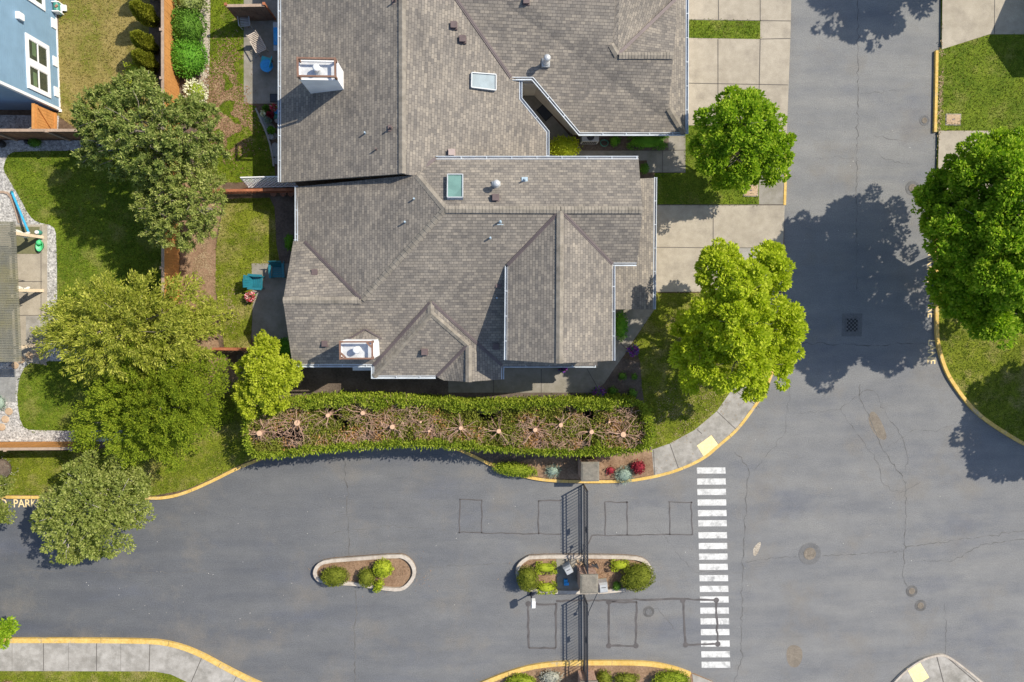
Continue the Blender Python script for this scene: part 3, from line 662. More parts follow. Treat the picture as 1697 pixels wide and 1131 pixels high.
for pts, w in (([(571, 750), (575, 830), (580, 925)], .07), ([(588, 978), (590, 1010), (588, 1040), (589, 1140)], .10), ([(690, 943), (760, 937), (852, 935)], .04),
               ([(1217, 750), (1232, 764), (1242, 778), (1240, 802), (1236, 828), (1233, 890), (1230, 960), (1229, 1090), (1217, 1131)], .07),
               ([(1500, 800), (1502, 850), (1498, 930), (1494, 955), (1504, 972)], .06), ([(1500, 912), (1440, 917), (1362, 922)], .05), ([(1500, 908), (1570, 897), (1697, 880)], .07), ([(1530, 930), (1570, 930), (1600, 920), (1625, 903), (1697, 894)], .06),
               ([(1565, 1000), (1568, 1040), (1566, 1085)], .05), ([(1235, 930), (1320, 922)], .05), ([(1422, -60), (1422, 170), (1419, 330), (1420, 480)], .06), ([(1425, 636), (1424, 660), (1440, 690), (1452, 720), (1463, 745), (1500, 800)], .07),
               ([(1425, 655), (1405, 668), (1393, 678), (1410, 705), (1440, 745), (1457, 773)], .05), ([(1425, 655), (1437, 646), (1451, 648), (1470, 690), (1496, 726), (1505, 760), (1500, 780), (1493, 785)], .05), ([(1470, 742), (1496, 726), (1515, 712), (1550, 714), (1578, 704)], .05),
               ([(1457, 773), (1462, 800), (1475, 812), (1490, 818), (1510, 808), (1525, 800)], .04), ([(1440, 745), (1462, 742)], .04), ([(1325, 570), (1400, 571), (1460, 574), (1500, 569), (1560, 572)], .07), ([(1325, 684), (1350, 683), (1395, 678)], .03),
               ([(1310, 640), (1300, 720), (1250, 780)], .03), ([(0, 945), (130, 947), (250, 950), (330, 948)], .04), ([(250, 950), (258, 1005)], .03), ([(1450, 226), (1495, 233)], .04), ([(1460, 262), (1507, 272)], .04), ([(1425, 155), (1500, 150)], .03), ([(1350, 262), (1415, 262)], .03),
               ([(1075, 1013), (1090, 1008), (1098, 1020), (1120, 1045)], .04), ([(1083, 870), (1150, 948), (1230, 950)], .03), ([(545, 885), (640, 872), (740, 880)], .035)):
    crack(pts, w)
structure(Cm, 'cracks', 'crack')
flat_rust = [([(1438, 690), (1446, 680), (1456, 690), (1468, 715), (1470, 730), (1456, 728), (1442, 708)], 'rust_patch'), ([(1302, 1080), (1310, 1068), (1328, 1072), (1331, 1090), (1322, 1108), (1306, 1104)], 'rust_patch'), ([(1247, 910), (1258, 898), (1262, 900), (1256, 918), (1249, 924)], 'gravel_tan'), ([(858, 1100), (870, 1094), (880, 1102), (872, 1112), (860, 1112)], 'rust_patch')]
for p, m in flat_rust[:3]: 
    mb = MB(); mb.prism([v + Vector((0, 0, 0)) for v in smooth_path(ats(p, .002), 2, True)], -.02, .003); structure(mb, 'road_patch', m)
# painted words along the kerbs
def words(txt, px, py, size, rot, mat='paint_yellow', sx=1.0, z=.005, align='LEFT'):
    c = bpy.data.curves.new('words', 'FONT'); c.body = txt; c.size = size; c.align_x = align; c.offset = .006
    o = bpy.data.objects.new('words', c); COL.objects.link(o); dg = bpy.context.evaluated_depsgraph_get()
    me = bpy.data.meshes.new_from_object(o.evaluated_get(dg)); bpy.data.objects.remove(o)
    p = at(px, py, z); me.transform(Matrix.Diagonal((sx, 1, 1, 1))); me.transform(Matrix.Rotation(rot, 4, 'Z'))
    q = link('painted_words', me, mat, None, p); return tag(q, kind='structure')
for t, y in (('NO', 370), ('PARKING', 402), ('FIRE', 496), ('LANE', 563)): words(t, 1538.5, y, .70, -math.pi / 2, sx=.86 if t != 'PARKING' else .80)
for t, x in (('NO', -14), ('PARKING', 22), ('FIRE', 92), ('LANE', 136)): words(t, x, 841, .66, 0, sx=.80)
# manholes, drain, meter boxes
def cover(name, label, px, py, r, m_ring, m_in, grp=None, z=.004):
    c = at(px, py, z); t = thing(name, label, 'manhole cover', c, grp)
    mb = MB(); mb.lathe(c, [(r, 0), (r, .006), (r * .78, .006), (r * .78, .002)], 28); mb.build('collar', 'patch' if m_ring == 'sealant' else m_ring, t)
    mb = MB(); mb.lathe(c + Vector((0, 0, .002)), [(r * .55, 0), (r * .55, .012), (r * .5, .016), (r * .36, .016), (r * .34, .010), (r * .2, .010), (r * .18, .016)], 24); mb.build('lid', m_in, t)
cover('manhole_cover', 'large round rusty manhole cover in the road right of the crosswalk', 1342, 918, .68, 'sealant', 'rust_patch')
cover('manhole_cover', 'small round utility cover, upper of a touching pair near the lower right corner', 1511, 980, .36, 'crack', 'rust_patch')
cover('manhole_cover', 'small round utility cover, lower of a touching pair near the lower right corner', 1525.5, 1004, .36, 'crack', 'rust_patch')
cover('manhole_cover', 'pale round utility cover in the road just above the big right hand tree', 1512, 312, .42, 'patch', 'rust_patch')
cover('manhole_cover', 'small round utility cover in the road near the straight yellow kerb', 1532, 200, .3, 'patch', 'rust_patch')
cover('manhole_cover', 'round sealed utility cover in the road below the gate island', 1075, 1014, .34, 'crack', 'patch')
c = at(1412, 539, .004); t = thing('storm_drain', 'square iron storm drain grate in the tree shadow on the road', 'drain', c)
mb = MB(); mb.box(c, 1.22, 1.35, .004); mb.build('patch_square', 'patch', t)
mb = MB()
for s in (-1, 1): mb.box(c + Vector((s * .36, 0, .004)), .05, .84, .02); mb.box(c + Vector((0, s * .40, .004)), .67, .05, .02)
for i in range(6):
    for j in range(7):
        if (i + j) % 2: mb.box(c + Vector((-.29 + i * .115, -.34 + j * .113, .004)), .10, .10, .016)
mb.build('grate', 'box_iron', t)
mb = MB(); mb.box(c + Vector((0, 0, .004)), .66, .76, .004); mb.build('opening', 'dark', t)
for px, py, w, h, lb in ((1244, 316, .78, .6, 'tan square meter box lid in the lawn beside the upper driveway'), (1579.5, 198.5, .82, .56, 'tan rectangular meter box lid in the small lawn right of the road')):
    c = at(px, py, .13); t = thing('meter_box', lb, 'meter box', c)
    mb = MB(); mb.box(c, w, h, .035); mb.build('lid', 'step_tan', t); mb = MB(); mb.box(c + Vector((0, 0, .03)), .14, .08, .015); mb.build('lid_hatch', 'vent_brown', t)
    mb = MB(); mb.strip([(c.x - w / 2, c.y - h / 2), (c.x + w / 2, c.y - h / 2), (c.x + w / 2, c.y + h / 2), (c.x - w / 2, c.y + h / 2)], .05, .10, .15, -.025, True); mb.build('rim', 'concrete_dull', t)
# fallen needles, bark and bare soil strewn over the lawns
def litter(name, mat, spots, seed, L=.09, Wd=.05, z=.15):
    rg = np.random.default_rng(seed); out = []
    for px, py, sx, sy, n in spots:
        p = np.array(at(px, py, z)); xy = rg.normal(0, 1, (n, 2)) * np.array([sx, sy]) / 29; P = np.concatenate([p[:2] + xy, np.full((n, 1), z)], 1)
        k = np.array([noise.noise(Vector((x * 1.3, y * 1.3, seed))) for x, y in P[:, :2]]); P = P[k > -.12]
        D = rg.normal(0, 1, (len(P), 3)); D[:, 2] *= .1; out.append(leaf_quads(rg, P, D, L, Wd, .93, .1))
    V = np.concatenate(out); return tag(quads_mesh(name, V, mat, None, at(spots[0][0], spots[0][1], .13)), kind='stuff')
tag(litter('bare_soil', 'litter', [(372, 190, 20, 26, 3600), (385, 215, 14, 18, 2600), (362, 150, 14, 24, 1500), (382, 120, 12, 30, 900)], 5), 'dry brown bare soil and bark strewn over the lawn beside the tiled patio', 'bare soil')
litter('bark_chips', 'litter_pale', [(335, 430, 10, 40, 1800), (338, 520, 10, 40, 900), (325, 380, 12, 30, 600)], 6, .07, .03)
litter('lawn_thatch', 'litter_pale', [(1110, 690, 26, 30, 700), (1180, 640, 30, 26, 600), (385, 510, 10, 16, 380), (1120, 545, 10, 14, 260)], 7, .08, .03)
litter('lawn_thatch', 'litter_pale', [(1559, 150, 2.0, 40, 420)], 8, .09, .04)
litter('road_grit', 'petal_grit', [(600, 880, 260, 60, 60), (1350, 850, 150, 120, 70), (1420, 250, 60, 160, 50), (300, 1000, 200, 40, 50)], 10, .05, .04, .006)
litter('kerb_leaves', 'litter', [(1008, 780, 40, 10, 700), (640, 950, 30, 12, 500), (890, 950, 22, 12, 400), (1010, 950, 26, 14, 500), (560, 945, 20, 10, 260), (900, 1122, 60, 8, 500)], 9, .06, .035)

# ------------------------------------------------------------------ houses
def roof_slab(name, parent, verts, faces, mat='shingle', thick=.16):
    """verts: (px, py, z) measured on the photo; faces: planar slopes sharing vertices; shingle courses follow each slope through the UV map"""
    P = [at(x, y, z) for x, y, z in verts]; n = len(P); F_ = []
    for f in faces:
        nn = sum(((P[f[i]] - P[f[0]]).cross(P[f[i + 1]] - P[f[0]]) for i in range(1, len(f) - 1)), Vector())
        F_.append(tuple(f) if nn.z > 0 else tuple(f[::-1]))
    ed = {}
    for f in F_:
        for i in range(len(f)): ed.setdefault(frozenset((f[i], f[(i + 1) % len(f)])), []).append((f[i], f[(i + 1) % len(f)]))
    vs = P + [p - Vector((0, 0, thick)) for p in P]
    al = list(F_) + [tuple(i + n for i in f[::-1]) for f in F_] + [(b, a, a + n, b + n) for e in ed.values() if len(e) == 1 for a, b in e]
    o = ORG[parent.name]; me = bpy.data.meshes.new(name); me.from_pydata([tuple(v - o) for v in vs], [], al); me.update()
    uv = me.uv_layers.new(name='UVMap')
    for p in me.polygons:
        nn = p.normal; u = Vector((-nn.y, nn.x, 0))
        if u.length < .05: u = Vector((1, 0, 0))
        u.normalize(); up = nn.cross(u)
        if up.z < 0: up = -up
        for li in p.loop_indices:
            v = me.vertices[me.loops[li].vertex_index].co + o; uv.data[li].uv = (v.dot(u) + 100, v.dot(up) + 100)
    return link(name, me, mat, parent)
def gutter(parent, pts, w=.13, h=.11):
    P = [at(x, y, z) for x, y, z in pts]; mb = MB()
    for off, ww, z0, z1 in ((w / 2, .03, -h, 0), (-w / 2, .03, -h, 0), (0, w - .036, -h, -h + .02)):
        mb.strip([(p.x, p.y, p.z) for p in P], ww, z0, z1, off)
    for a, b in zip(P[:-1], P[1:]):
        L = (b - a).length; d = (b - a).normalized()
        for i in range(1, int(L / 1.25) + 1): mb.beam(a + d * i * 1.25 - Vector((0, 0, .012)) - Vector((-d.y, d.x, 0)) * w * .6, a + d * i * 1.25 - Vector((0, 0, .012)) + Vector((-d.y, d.x, 0)) * w * .6, .03, .02)
    mb.build('gutter', 'gutter', parent)
def caps(parent, a, b, wd=.17, step=.16, drop=.07):
    mb = MB(); a = at(*a); b = at(*b); d = (b - a); L = d.length; d.normalize(); s = Vector((-d.y, d.x, 0)).normalized(); n = int(L / step)
    for i in range(n):
        p = a + d * (i * L / n) + Vector((0, 0, .055)); q = a + d * ((i + 1.12) * L / n) + Vector((0, 0, .035)); e = Vector((0, 0, -drop))
        mb.add([p + s * wd + e, p, p - s * wd + e, q + s * wd + e, q, q - s * wd + e, p + s * wd + e * 1.4, p - s * wd + e * 1.4], [(0, 3, 4, 1), (1, 4, 5, 2), (0, 1, 6), (1, 2, 7)])
    mb.build('ridge_cap', 'shingle_cap', parent)
def valley_strip(parent, a, b, w=.16, up=.03):
    mb = MB(); a = at(*a); b = at(*b); mb.beam(a + Vector((0, 0, up)), b + Vector((0, 0, up)), w, .02); s = (b - a).normalized().cross(Vector((0, 0, 1))).normalized() * .03
    mb.beam(a + Vector((0, 0, up + .014)) , b + Vector((0, 0, up + .014)), .025, .022)
    mb.build('valley_flashing', 'valley', parent)
def wall_prism(name, parent, px, z1, mat='cream', z0=.0):
    mb = MB(); mb.prism(px if isinstance(px[0], Vector) else ats(px, 0), z0, z1); return mb.build(name, mat, parent)
def roof_vent(parent, px, py, z, s=.27, mat='vent_brown', rz=0.):
    c = at(px, py, z); mb = MB(); mb.box(c - Vector((0, 0, .1)), s * 1.35, s * 1.35, .13, rz); mb.box(c + Vector((0, 0, .03)), s, s, .13, rz)
    o = mb.build('roof_vent', mat, parent); mb = MB(); mb.box(c + Vector((0, 0, .16)), s * 1.12, s * 1.12, .03, rz); mb.build('vent_hood', mat, o)
def pipe_vent(parent, px, py, z, h=.38, r=.045, mat='pipe'):
    c = at(px, py, z); mb = MB(); mb.box(c - Vector((0, 0, .08)), .3, .3, .10); mb.lathe(c, [(.11, 0), (r * 1.3, .1), (r, .11), (r, h), (r * .8, h)], 10); mb.build('vent_pipe', mat, parent)
def flue(parent, px, py, z, h=.75, r=.10):
    c = at(px, py, z); mb = MB(); mb.box(c - Vector((0, 0, .15)), .42, .42, .17); mb.lathe(c, [(.2, 0), (r * 1.2, .12), (r, .14), (r, h - .22)], 14); o = mb.build('flue_pipe', 'galv', parent, True)
    mb = MB(); mb.lathe(c, [(r * 1.2, h - .24), (r * 1.75, h - .2), (r * 1.75, h - .06), (r * 1.1, h), (.02, h + .01)], 16); mb.build('flue_cap', 'galv', o, True)
def skylight(parent, pts, z, glass='skyglass'):
    """pts: four photo corners with their heights"""
    P = [at(*p) for p in pts]; c = sum(P, Vector()) / 4; up = (P[1] - P[0]).cross(P[3] - P[0]).normalized(); up = up if up.z > 0 else -up
    mb = MB()
    for i in range(4): mb.beam(P[i] + up * .08, P[(i + 1) % 4] + up * .08, .05, .22, up)
    o = mb.build('skylight', 'skyframe', parent)
    Q = [p.lerp(c, .05) + up * .13 for p in P]; mb = MB(); mb.add(Q + [q - up * .05 for q in Q], [(0, 1, 2, 3), (3, 2, 1, 0)][:1]); mb.build('pane', glass, o)
def chimney(parent, top_px, z_top, z_bot, sx_px, clip=0):
    """boxed wood-clad chimney: white siding sides, sheet metal pan, cedar frame on four legs round the flue cap"""
    P = ats(top_px, z_top); c = sum(P, Vector()) / 4; w = ((P[1] - P[0]).length + (P[2] - P[3]).length) / 2; l = ((P[3] - P[0]).length + (P[2] - P[1]).length) / 2
    c0 = Vector((c.x, c.y, 0)); zb = z_top - .52
    mb = MB(); mb.box(c0 + Vector((0, 0, z_bot)), w - .04, l - .04, zb - z_bot); o = mb.build('chimney', 'white_siding', parent)
    mb = MB()
    for s in (-1, 1):
        mb.box(c0 + Vector((s * (w / 2 - .05), 0, z_top - .12)), .075, l, .12); mb.box(c0 + Vector((0, s * (l / 2 - .05), z_top - .12)), w - .175, .075, .12)
        for r in (-1, 1): mb.box(c0 + Vector((s * (w / 2 - .06), r * (l / 2 - .06), zb)), .10, .10, .38)
    if clip:
        for s in (-1, 1): mb.beam(c0 + Vector((s * (w / 2 - .32), s * (l / 2 - .08), z_top - .06)), c0 + Vector((s * (w / 2 - .08), s * (l / 2 - .32), z_top - .06)), .08, .10)
    mb.build('chimney_frame', 'cedar_trim', o)
    mb = MB()
    for s in (-1, 1):
        mb.box(c0 + Vector((s * (w / 2 - .03), 0, zb - .02)), .05, l - .01, .10); mb.box(c0 + Vector((0, s * (l / 2 - .03), zb - .02)), w - .11, .05, .10)
    mb.build('corner_trim', 'white', o)
    mb = MB(); mb.box(c0 + Vector((0, 0, zb)), w - .10, l - .10, .025); mb.lathe(c0 + Vector((0, 0, zb)), [(.22, .02), (.13, .16), (.12, .34), (.02, .34)], 16); mb.build('sheet_metal_pan', 'sheet_metal', o)
    mb = MB(); mb.lathe(c0 + Vector((-.02, .0, zb)), [(.12, .30), (.17, .33), (.17, .46), (.10, .50), (.02, .51)], 18); mb.build('flue_cap', 'white', o, True)

# --- the house in front, with the cross gable and the clipped hedge below it
hA = thing('house', 'lower attached house with tall cross gable on its right and hedge below it', 'house', at(780, 460, 0), 'attached houses')
V = {'e_w': (491, 310, 2.65), 'w_t': (690, 290, 5.2), 'hip': (738, 347, 5.9), 'sw': (600, 498, 4.1), 'wv': (505, 400, 2.75), 'we': (491, 400, 2.62),
     'g1': (486, 400, 2.6), 'g2': (469, 498, 4.1), 'g3': (485, 606, 2.62), 'v1': (618, 606, 2.6), 'c1': (714, 500, 4.02), 'v2': (833, 607, 2.62), 's_e': (990, 607, 2.62), 'r_e': (1065, 348, 5.9),
     'c2': (714, 520, 3.98), 'c3': (775, 572, 3.36), 'c4': (618, 625, 2.6), 'c5': (723, 625, 2.6), 'c6': (736, 631, 2.6), 'c7': (777, 633, 3.36), 'c8': (833, 629, 2.6),
     'n1': (697, 280, 4.9), 'n2': (722, 262, 4.74), 'n3': (1058, 262, 4.74), 's2': (1056, 438.5, 4.8), 's3': (990, 438.5, 4.8)}
K = list(V); I = {k: i for i, k in enumerate(K)}
def fs(*names): return [I[n] for n in names]
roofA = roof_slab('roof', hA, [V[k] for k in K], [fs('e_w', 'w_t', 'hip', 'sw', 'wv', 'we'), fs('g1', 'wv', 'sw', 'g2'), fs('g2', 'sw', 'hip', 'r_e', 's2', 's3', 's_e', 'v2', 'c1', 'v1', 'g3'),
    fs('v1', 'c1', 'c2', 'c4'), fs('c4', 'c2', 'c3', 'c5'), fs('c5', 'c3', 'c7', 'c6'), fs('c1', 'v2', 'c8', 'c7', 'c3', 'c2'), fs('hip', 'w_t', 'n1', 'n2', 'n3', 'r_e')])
G = [(929, 347, 5.92), (840, 440, 4.82), (838.5, 597, 4.82), (927, 602.5, 5.92), (1016.5, 598, 4.82), (1016.5, 439, 4.82)]
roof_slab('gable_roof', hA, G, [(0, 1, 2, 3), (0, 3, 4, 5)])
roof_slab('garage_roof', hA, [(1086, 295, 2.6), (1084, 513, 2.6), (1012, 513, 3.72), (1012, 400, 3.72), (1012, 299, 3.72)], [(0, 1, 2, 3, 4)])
wall_prism('wall', hA, ats([(522, 330), (522, 588), (634, 588), (634, 606), (818, 606), (818, 588), (976, 588), (976, 503), (1054, 503), (1054, 322), (1018, 322), (1018, 304), (726, 304), (700, 318)], 0), 2.6)
mbw = MB()
p0, p1 = at(840, 440, 4.8), at(838.5, 597, 4.8); q0, q1 = at(1016.5, 439, 4.8), at(1016.5, 598, 4.8)
mbw.prism([Vector((p0.x + .35, p0.y + .6, 0)), Vector((p0.x + .35, p1.y + .25, 0)), Vector((q0.x - .35, p1.y + .25, 0)), Vector((q0.x - .35, p0.y + .6, 0))], 2.5, 4.72)
n1, n2 = at(722, 262, 4.74), at(1058, 262, 4.74)
mbw.prism([Vector((n1.x, n1.y - .3, 0)), Vector((n2.x - .3, n2.y - .3, 0)), Vector((n2.x - .3, n2.y - 1.5, 0)), Vector((n1.x, n1.y - 1.5, 0))], 2.5, 4.62)
mbw.build('upper_wall', 'cream', hA)
gutter(hA, [(491, 308, 2.66), (491, 400, 2.66)]); gutter(hA, [(487, 400, 2.64), (504, 400, 2.64)]); gutter(hA, [(488, 606.5, 2.64), (617.5, 606.5, 2.64), (617.5, 625.5, 2.64), (722, 625.5, 2.64)])
gutter(hA, [(833, 629, 2.64), (833, 607, 2.64), (988, 607, 2.64)]); gutter(hA, [(839.5, 441, 4.84), (838, 597, 4.84)]); gutter(hA, [(1017, 598, 4.84), (1017, 438.5, 4.84), (1055, 438.5, 4.84)])
gutter(hA, [(722, 261.5, 4.78), (1058, 261.5, 4.78)]); gutter(hA, [(1086.5, 294, 2.64), (1084.5, 513, 2.64)])
for a, b in (((738, 347, 5.92), (928, 348, 5.92)), ((930, 348, 5.92), (1064, 348, 5.92)), ((691, 291, 5.2), (738, 347, 5.9)), ((928.5, 350, 5.93), (927, 602, 5.93)), ((469, 498, 4.1), (598, 498, 4.1)), ((714, 500, 4.03), (714, 520, 3.99)), ((777, 573, 3.38), (777, 633, 3.38))): caps(hA, a, b)
for a, b in (((600, 497, 4.1), (737, 348, 5.9)), ((713, 521, 3.98), (620, 624, 2.62)), ((715, 520, 3.98), (775, 572, 3.38))): caps(hA, a, b, .15, .28)

for a, b in (((505, 401, 2.78), (598, 496, 4.1)), ((928, 350, 5.9), (841, 440, 4.84)), ((930.5, 350, 5.9), (1015, 438, 4.84)), ((713, 502, 4.02), (619, 606, 2.63)), ((715, 501, 4.02), (832, 606, 2.65)), ((774, 573, 3.36), (724, 624, 2.63)), ((722, 263, 4.78), (698, 280, 4.92))): valley_strip(hA, a, b)

chimney(hA, [(561, 566), (619, 564.5), (617.5, 595.5), (562, 597)], 5.3, 2.3, 0, 1)
roof_slab('chimney_cricket', hA, [(578, 563, 3.42), (606, 545, 3.58), (606, 564, 3.62), (632, 562, 3.44)], [(0, 2, 1), (1, 2, 3)], thick=.1)
valley_strip(hA, (577, 563, 3.36), (605, 546, 3.62), .10, .05); valley_strip(hA, (607, 546, 3.62), (633, 562, 3.40), .08, .05); 
for px, py, z in ((522.5, 451.5, 3.35), (539, 569.5, 3.05), (703.5, 583.5, 3.2), (821, 328, 5.72), (826, 472, 4.2), (822, 574, 3.0)): roof_vent(hA, px, py, z)
for px, py, z in ((687, 331, 5.1), (672, 369, 4.95), (869.5, 299, 5.25), (812.5, 395, 5.25), (829, 368, 5.6), (823, 494, 3.95)): pipe_vent(hA, px, py, z)
flue(hA, 822, 308, 5.35)
skylight(hA, [(742, 292.5, 5.2), (767, 292.5, 5.2), (767, 330.5, 5.72), (741.5, 330.5, 5.72)], 0)
# gable end windows, bay sill and entry step
mb = MB(); y1 = p1.y + .24
for xx in (p0.x + 1.6, p0.x + 3.0):
    mb = MB(); mb.box((xx, y1 - .02, 3.1), .95, .08, 1.2); w_ = mb.build('window', 'white', hA); mb = MB(); mb.box((xx, y1 - .055, 3.2), .80, .05, 1.0); mb.build('pane', 'pane', w_)
c = at(599, 609, 1.6); mb = MB(); mb.box((c.x, c.y, 1.1), 1.1, .45, .06); mb.box((c.x, c.y + .1, .95), 1.0, .25, .12); mb.build('window_sill', 'white', hA)
mb = MB(); mb.tube([at(861, 599, 2.6), at(861, 606, 2.55)], .045); mb.build('downpipe', 'gutter', hA)

# --- the house behind
hB = thing('house', 'upper attached house with tall white chimney and garage wing on the right', 'house', at(780, 120, 0), 'attached houses')
B = [(463, 303, 2.65), (463, -160, 2.65), (666, -160, 5.45), (666, 288, 5.45), (757, 0, 4.48), (848, 130, 3.36), (862, 133, 3.2), (862, 164, 3.16), (907, 219, 2.56), (907, 264, 2.56), (722, 266, 4.72), (690, 292, 5.1),
     (882, 130, 3.3), (960, 222, 2.4), (1136, 222, 2.45), (1108, 178, 3.0), (1116, 92, 3.85), (1024, 92, 3.85), (1015, 75, 4.0), (1020, 0, 4.55), (1028, -100, 5.3), (690, -100, 5.3), (940, 264, 2.2)]
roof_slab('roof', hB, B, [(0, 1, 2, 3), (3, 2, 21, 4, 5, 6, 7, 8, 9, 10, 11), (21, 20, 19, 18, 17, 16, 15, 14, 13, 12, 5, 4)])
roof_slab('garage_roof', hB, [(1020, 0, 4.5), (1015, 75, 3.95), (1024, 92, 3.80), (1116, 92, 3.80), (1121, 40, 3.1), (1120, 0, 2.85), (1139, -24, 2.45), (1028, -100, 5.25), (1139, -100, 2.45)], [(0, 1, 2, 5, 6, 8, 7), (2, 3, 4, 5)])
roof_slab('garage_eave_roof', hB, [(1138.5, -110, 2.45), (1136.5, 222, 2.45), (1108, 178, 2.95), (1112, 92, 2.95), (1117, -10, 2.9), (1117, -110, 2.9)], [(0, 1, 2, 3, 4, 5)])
wall_prism('wall', hB, ats([(498, 292), (498, -120), (1104, -120), (1104, 227), (949, 225), (886, 160), (862, 160), (740, 245), (690, 290)], 0), 2.3)
mbw = MB(); e0, e1, e2 = at(860, 157.5, 0), at(882.5, 157.5, 0), at(946, 223, 0); zz = Vector((0, 0, 1))
mbw.add([e0, e1, e2, e0 + zz * 3.12, e1 + zz * 3.12, e2 + zz * 2.3], [(0, 1, 4, 3), (1, 2, 5, 4)]); mbw.build('entry_wall', 'cream', hB)
mbw = MB(); a0, a1 = at(466, 303, 2.6), at(666, 288, 5.4); b1 = at(690, 290, 5.0)
mbw.add([a0 + Vector((.3, .3, -.2)), a1 + Vector((0, .3, -.25)), b1 + Vector((0, .3, -.25)), Vector((b1.x, b1.y + .3, 2.0)), Vector((a0.x + .3, a0.y + .3, 2.0))], [(4, 3, 2, 1, 0)]); mbw.build('gable_wall', 'cream', hB)
gutter(hB, [(463, -150, 2.69), (463, 302, 2.69)]); gutter(hB, [(849, 130.5, 3.38), (882.5, 130.5, 3.34), (960.5, 222.5, 2.44), (1136, 222.5, 2.49)]); gutter(hB, [(1138.5, 222, 2.49), (1139.5, -110, 2.49)])
gutter(hB, [(863, 132, 3.24), (863, 163.5, 3.2), (908, 218.5, 2.6), (908, 262, 2.6)])
caps(hB, (666.5, -150, 5.47), (666.5, 287, 5.47)); caps(hB, (1026, 92, 3.87), (1115, 92, 3.87)); caps(hB, (1109, 180, 2.98), (1134, 221, 2.5)); caps(hB, (1013, 74, 4.02), (1023, 91, 3.88)); 
valley_strip(hB, (757, 0, 4.5), (847, 129, 3.40)); valley_strip(hB, (700, -80, 5.2), (757, 0, 4.5)); valley_strip(hB, (1024, 91, 3.86), (1119, 0, 2.9)); 
chimney(hB, [(491, 95), (555, 94.5), (558.5, 130), (491, 126)], 6.1, 2.6, 0)
for px, py, z in ((752, 43, 4.55), (766.5, 66, 4.4), (748.5, 253.5, 4.55)): roof_vent(hB, px, py, z, .27, 'vent_light' if py > 200 else 'vent_brown')
for px, py, z in ((606, 222, 4.55), (648, 213, 5.2), (624, 249, 4.8), (655, 3, 5.25)): pipe_vent(hB, px, py, z, .34, .04, 'pipe' if px == 606 else 'vent_brown')
flue(hB, 904.5, 104, 3.62, .8); roof_vent(hB, 872, 3, 4.5)
skylight(hB, [(780, 122, 4.14), (820, 125, 3.72), (820, 151, 3.68), (779.5, 146, 4.12)], 0, 'skyglass_white')
# recessed entry: window, base trim
wy = at(872, 157, 0).y
p = [on_y(x, y, wy - .02) for x, y in ((864, 137), (884.5, 137), (883.5, 154), (864, 154))]
mb = MB()
for i in range(4): mb.beam(p[i], p[(i + 1) % 4], .09, .09)
w_ = mb.build('window', 'white', hB); mb = MB(); mb.poly([q + Vector((0, .0, 0)) for q in p]); mb.beam((p[0] + p[1]) / 2, (p[2] + p[3]) / 2, .03, .03); mb.build('pane', 'pane_green', w_)
mb = MB(); mb.strip([(q.x, q.y) for q in ats([(862, 158), (883, 158), (956, 213.5)], 0)], .05, .1, .30, 0); mb.build('base_trim', 'cream', hB)
# --- the blue house on the left
xw = at(98.5, 90, 0).x; ys_ = at(99, 184.5, 0).y
hC = thing('house', 'tall blue lap-sided house with white trimmed windows at the upper left corner', 'house', Vector((xw - 4, ys_ + 6, 0)))
mb = MB(); mb.prism([Vector((xw, ys_, 0)), Vector((xw, ys_ + 16, 0)), Vector((xw - 10, ys_ + 16, 0)), Vector((xw - 10, ys_, 0))], 0, 6.4); mb.build('wall', 'blue_siding', hC)
mb = MB(); e = .35
mb.add([(xw + e, ys_ - e, 6.35), (xw + e, ys_ + 16.3, 6.35), (xw - 10 - e, ys_ + 16.3, 6.35), (xw - 10 - e, ys_ - e, 6.35), (xw - 5, ys_ + 4.5, 8.6), (xw - 5, ys_ + 11.5, 8.6)], [(0, 1, 5, 4), (1, 2, 5), (2, 3, 4, 5), (3, 0, 4), (3, 2, 1, 0)]); mb.build('roof', 'vent_brown', hC)
mb = MB(); mb.box((xw + .005, ys_ + .05, .15), .05, .14, 6.2); mb.box((xw - .06, ys_ - .005, .15), .12, .05, 6.2); mb.box((xw + .03, ys_ - .02, .14), .12, .14, .08); mb.build('corner_trim', 'white', hC)
mb = MB(); mb.box((xw + .01, ys_ + 8.1, .12), .04, 15.9, .10); mb.build('base_trim', 'white', hC)
def blue_window(px):
    p = [on_x(x, y, xw + .02) for x, y in px]; y0 = (p[2].y + p[3].y) / 2; y1 = (p[0].y + p[1].y) / 2; z1 = (p[0].z + p[3].z) / 2; z0 = (p[1].z + p[2].z) / 2
    mb = MB(); x = xw + .03
    mb.box((x, (y0 + y1) / 2, z1 - .18), .08, y1 - y0, .18); mb.box((x, (y0 + y1) / 2, z0), .08, y1 - y0, .18)
    for yy in (y0 + .11, y1 - .11): mb.box((x, yy, z0 + .18), .08, .22, z1 - z0 - .36)
    mb.box((x, (y0 + y1) / 2, z0 + .18), .08, .36, z1 - z0 - .36)
    o = mb.build('window', 'white', hC)
    for s in (-1, 1):
        yc = (y0 + y1) / 2 + s * ((y1 - y0) / 4 - .02); wd = (y1 - y0) / 2 - .36
        mb = MB(); mb.box((xw + .01, yc, z0 + .18), .03, wd + .1, z1 - z0 - .36); mb.build('pane', 'pane', o)
        mb = MB(); zc = (z0 + z1) / 2; mb.box((xw + .03, yc, zc - .03), .05, wd, .07); mb.box((xw + .03, yc + wd / 2 - .025, z0 + .18), .04, .05, z1 - z0 - .36); mb.build('sash', 'white', o)
        mb = MB(); mb.box((xw + .032, yc + .1 * s, zc + .16), .008, wd - .3, .28); mb.build('blind', 'pane_green', o)
blue_window([(43.5, 56.5), (82, 77), (81.5, 161.5), (44, 146)])
blue_window([(38, -100), (72, -70), (72, 17), (38, -4)])
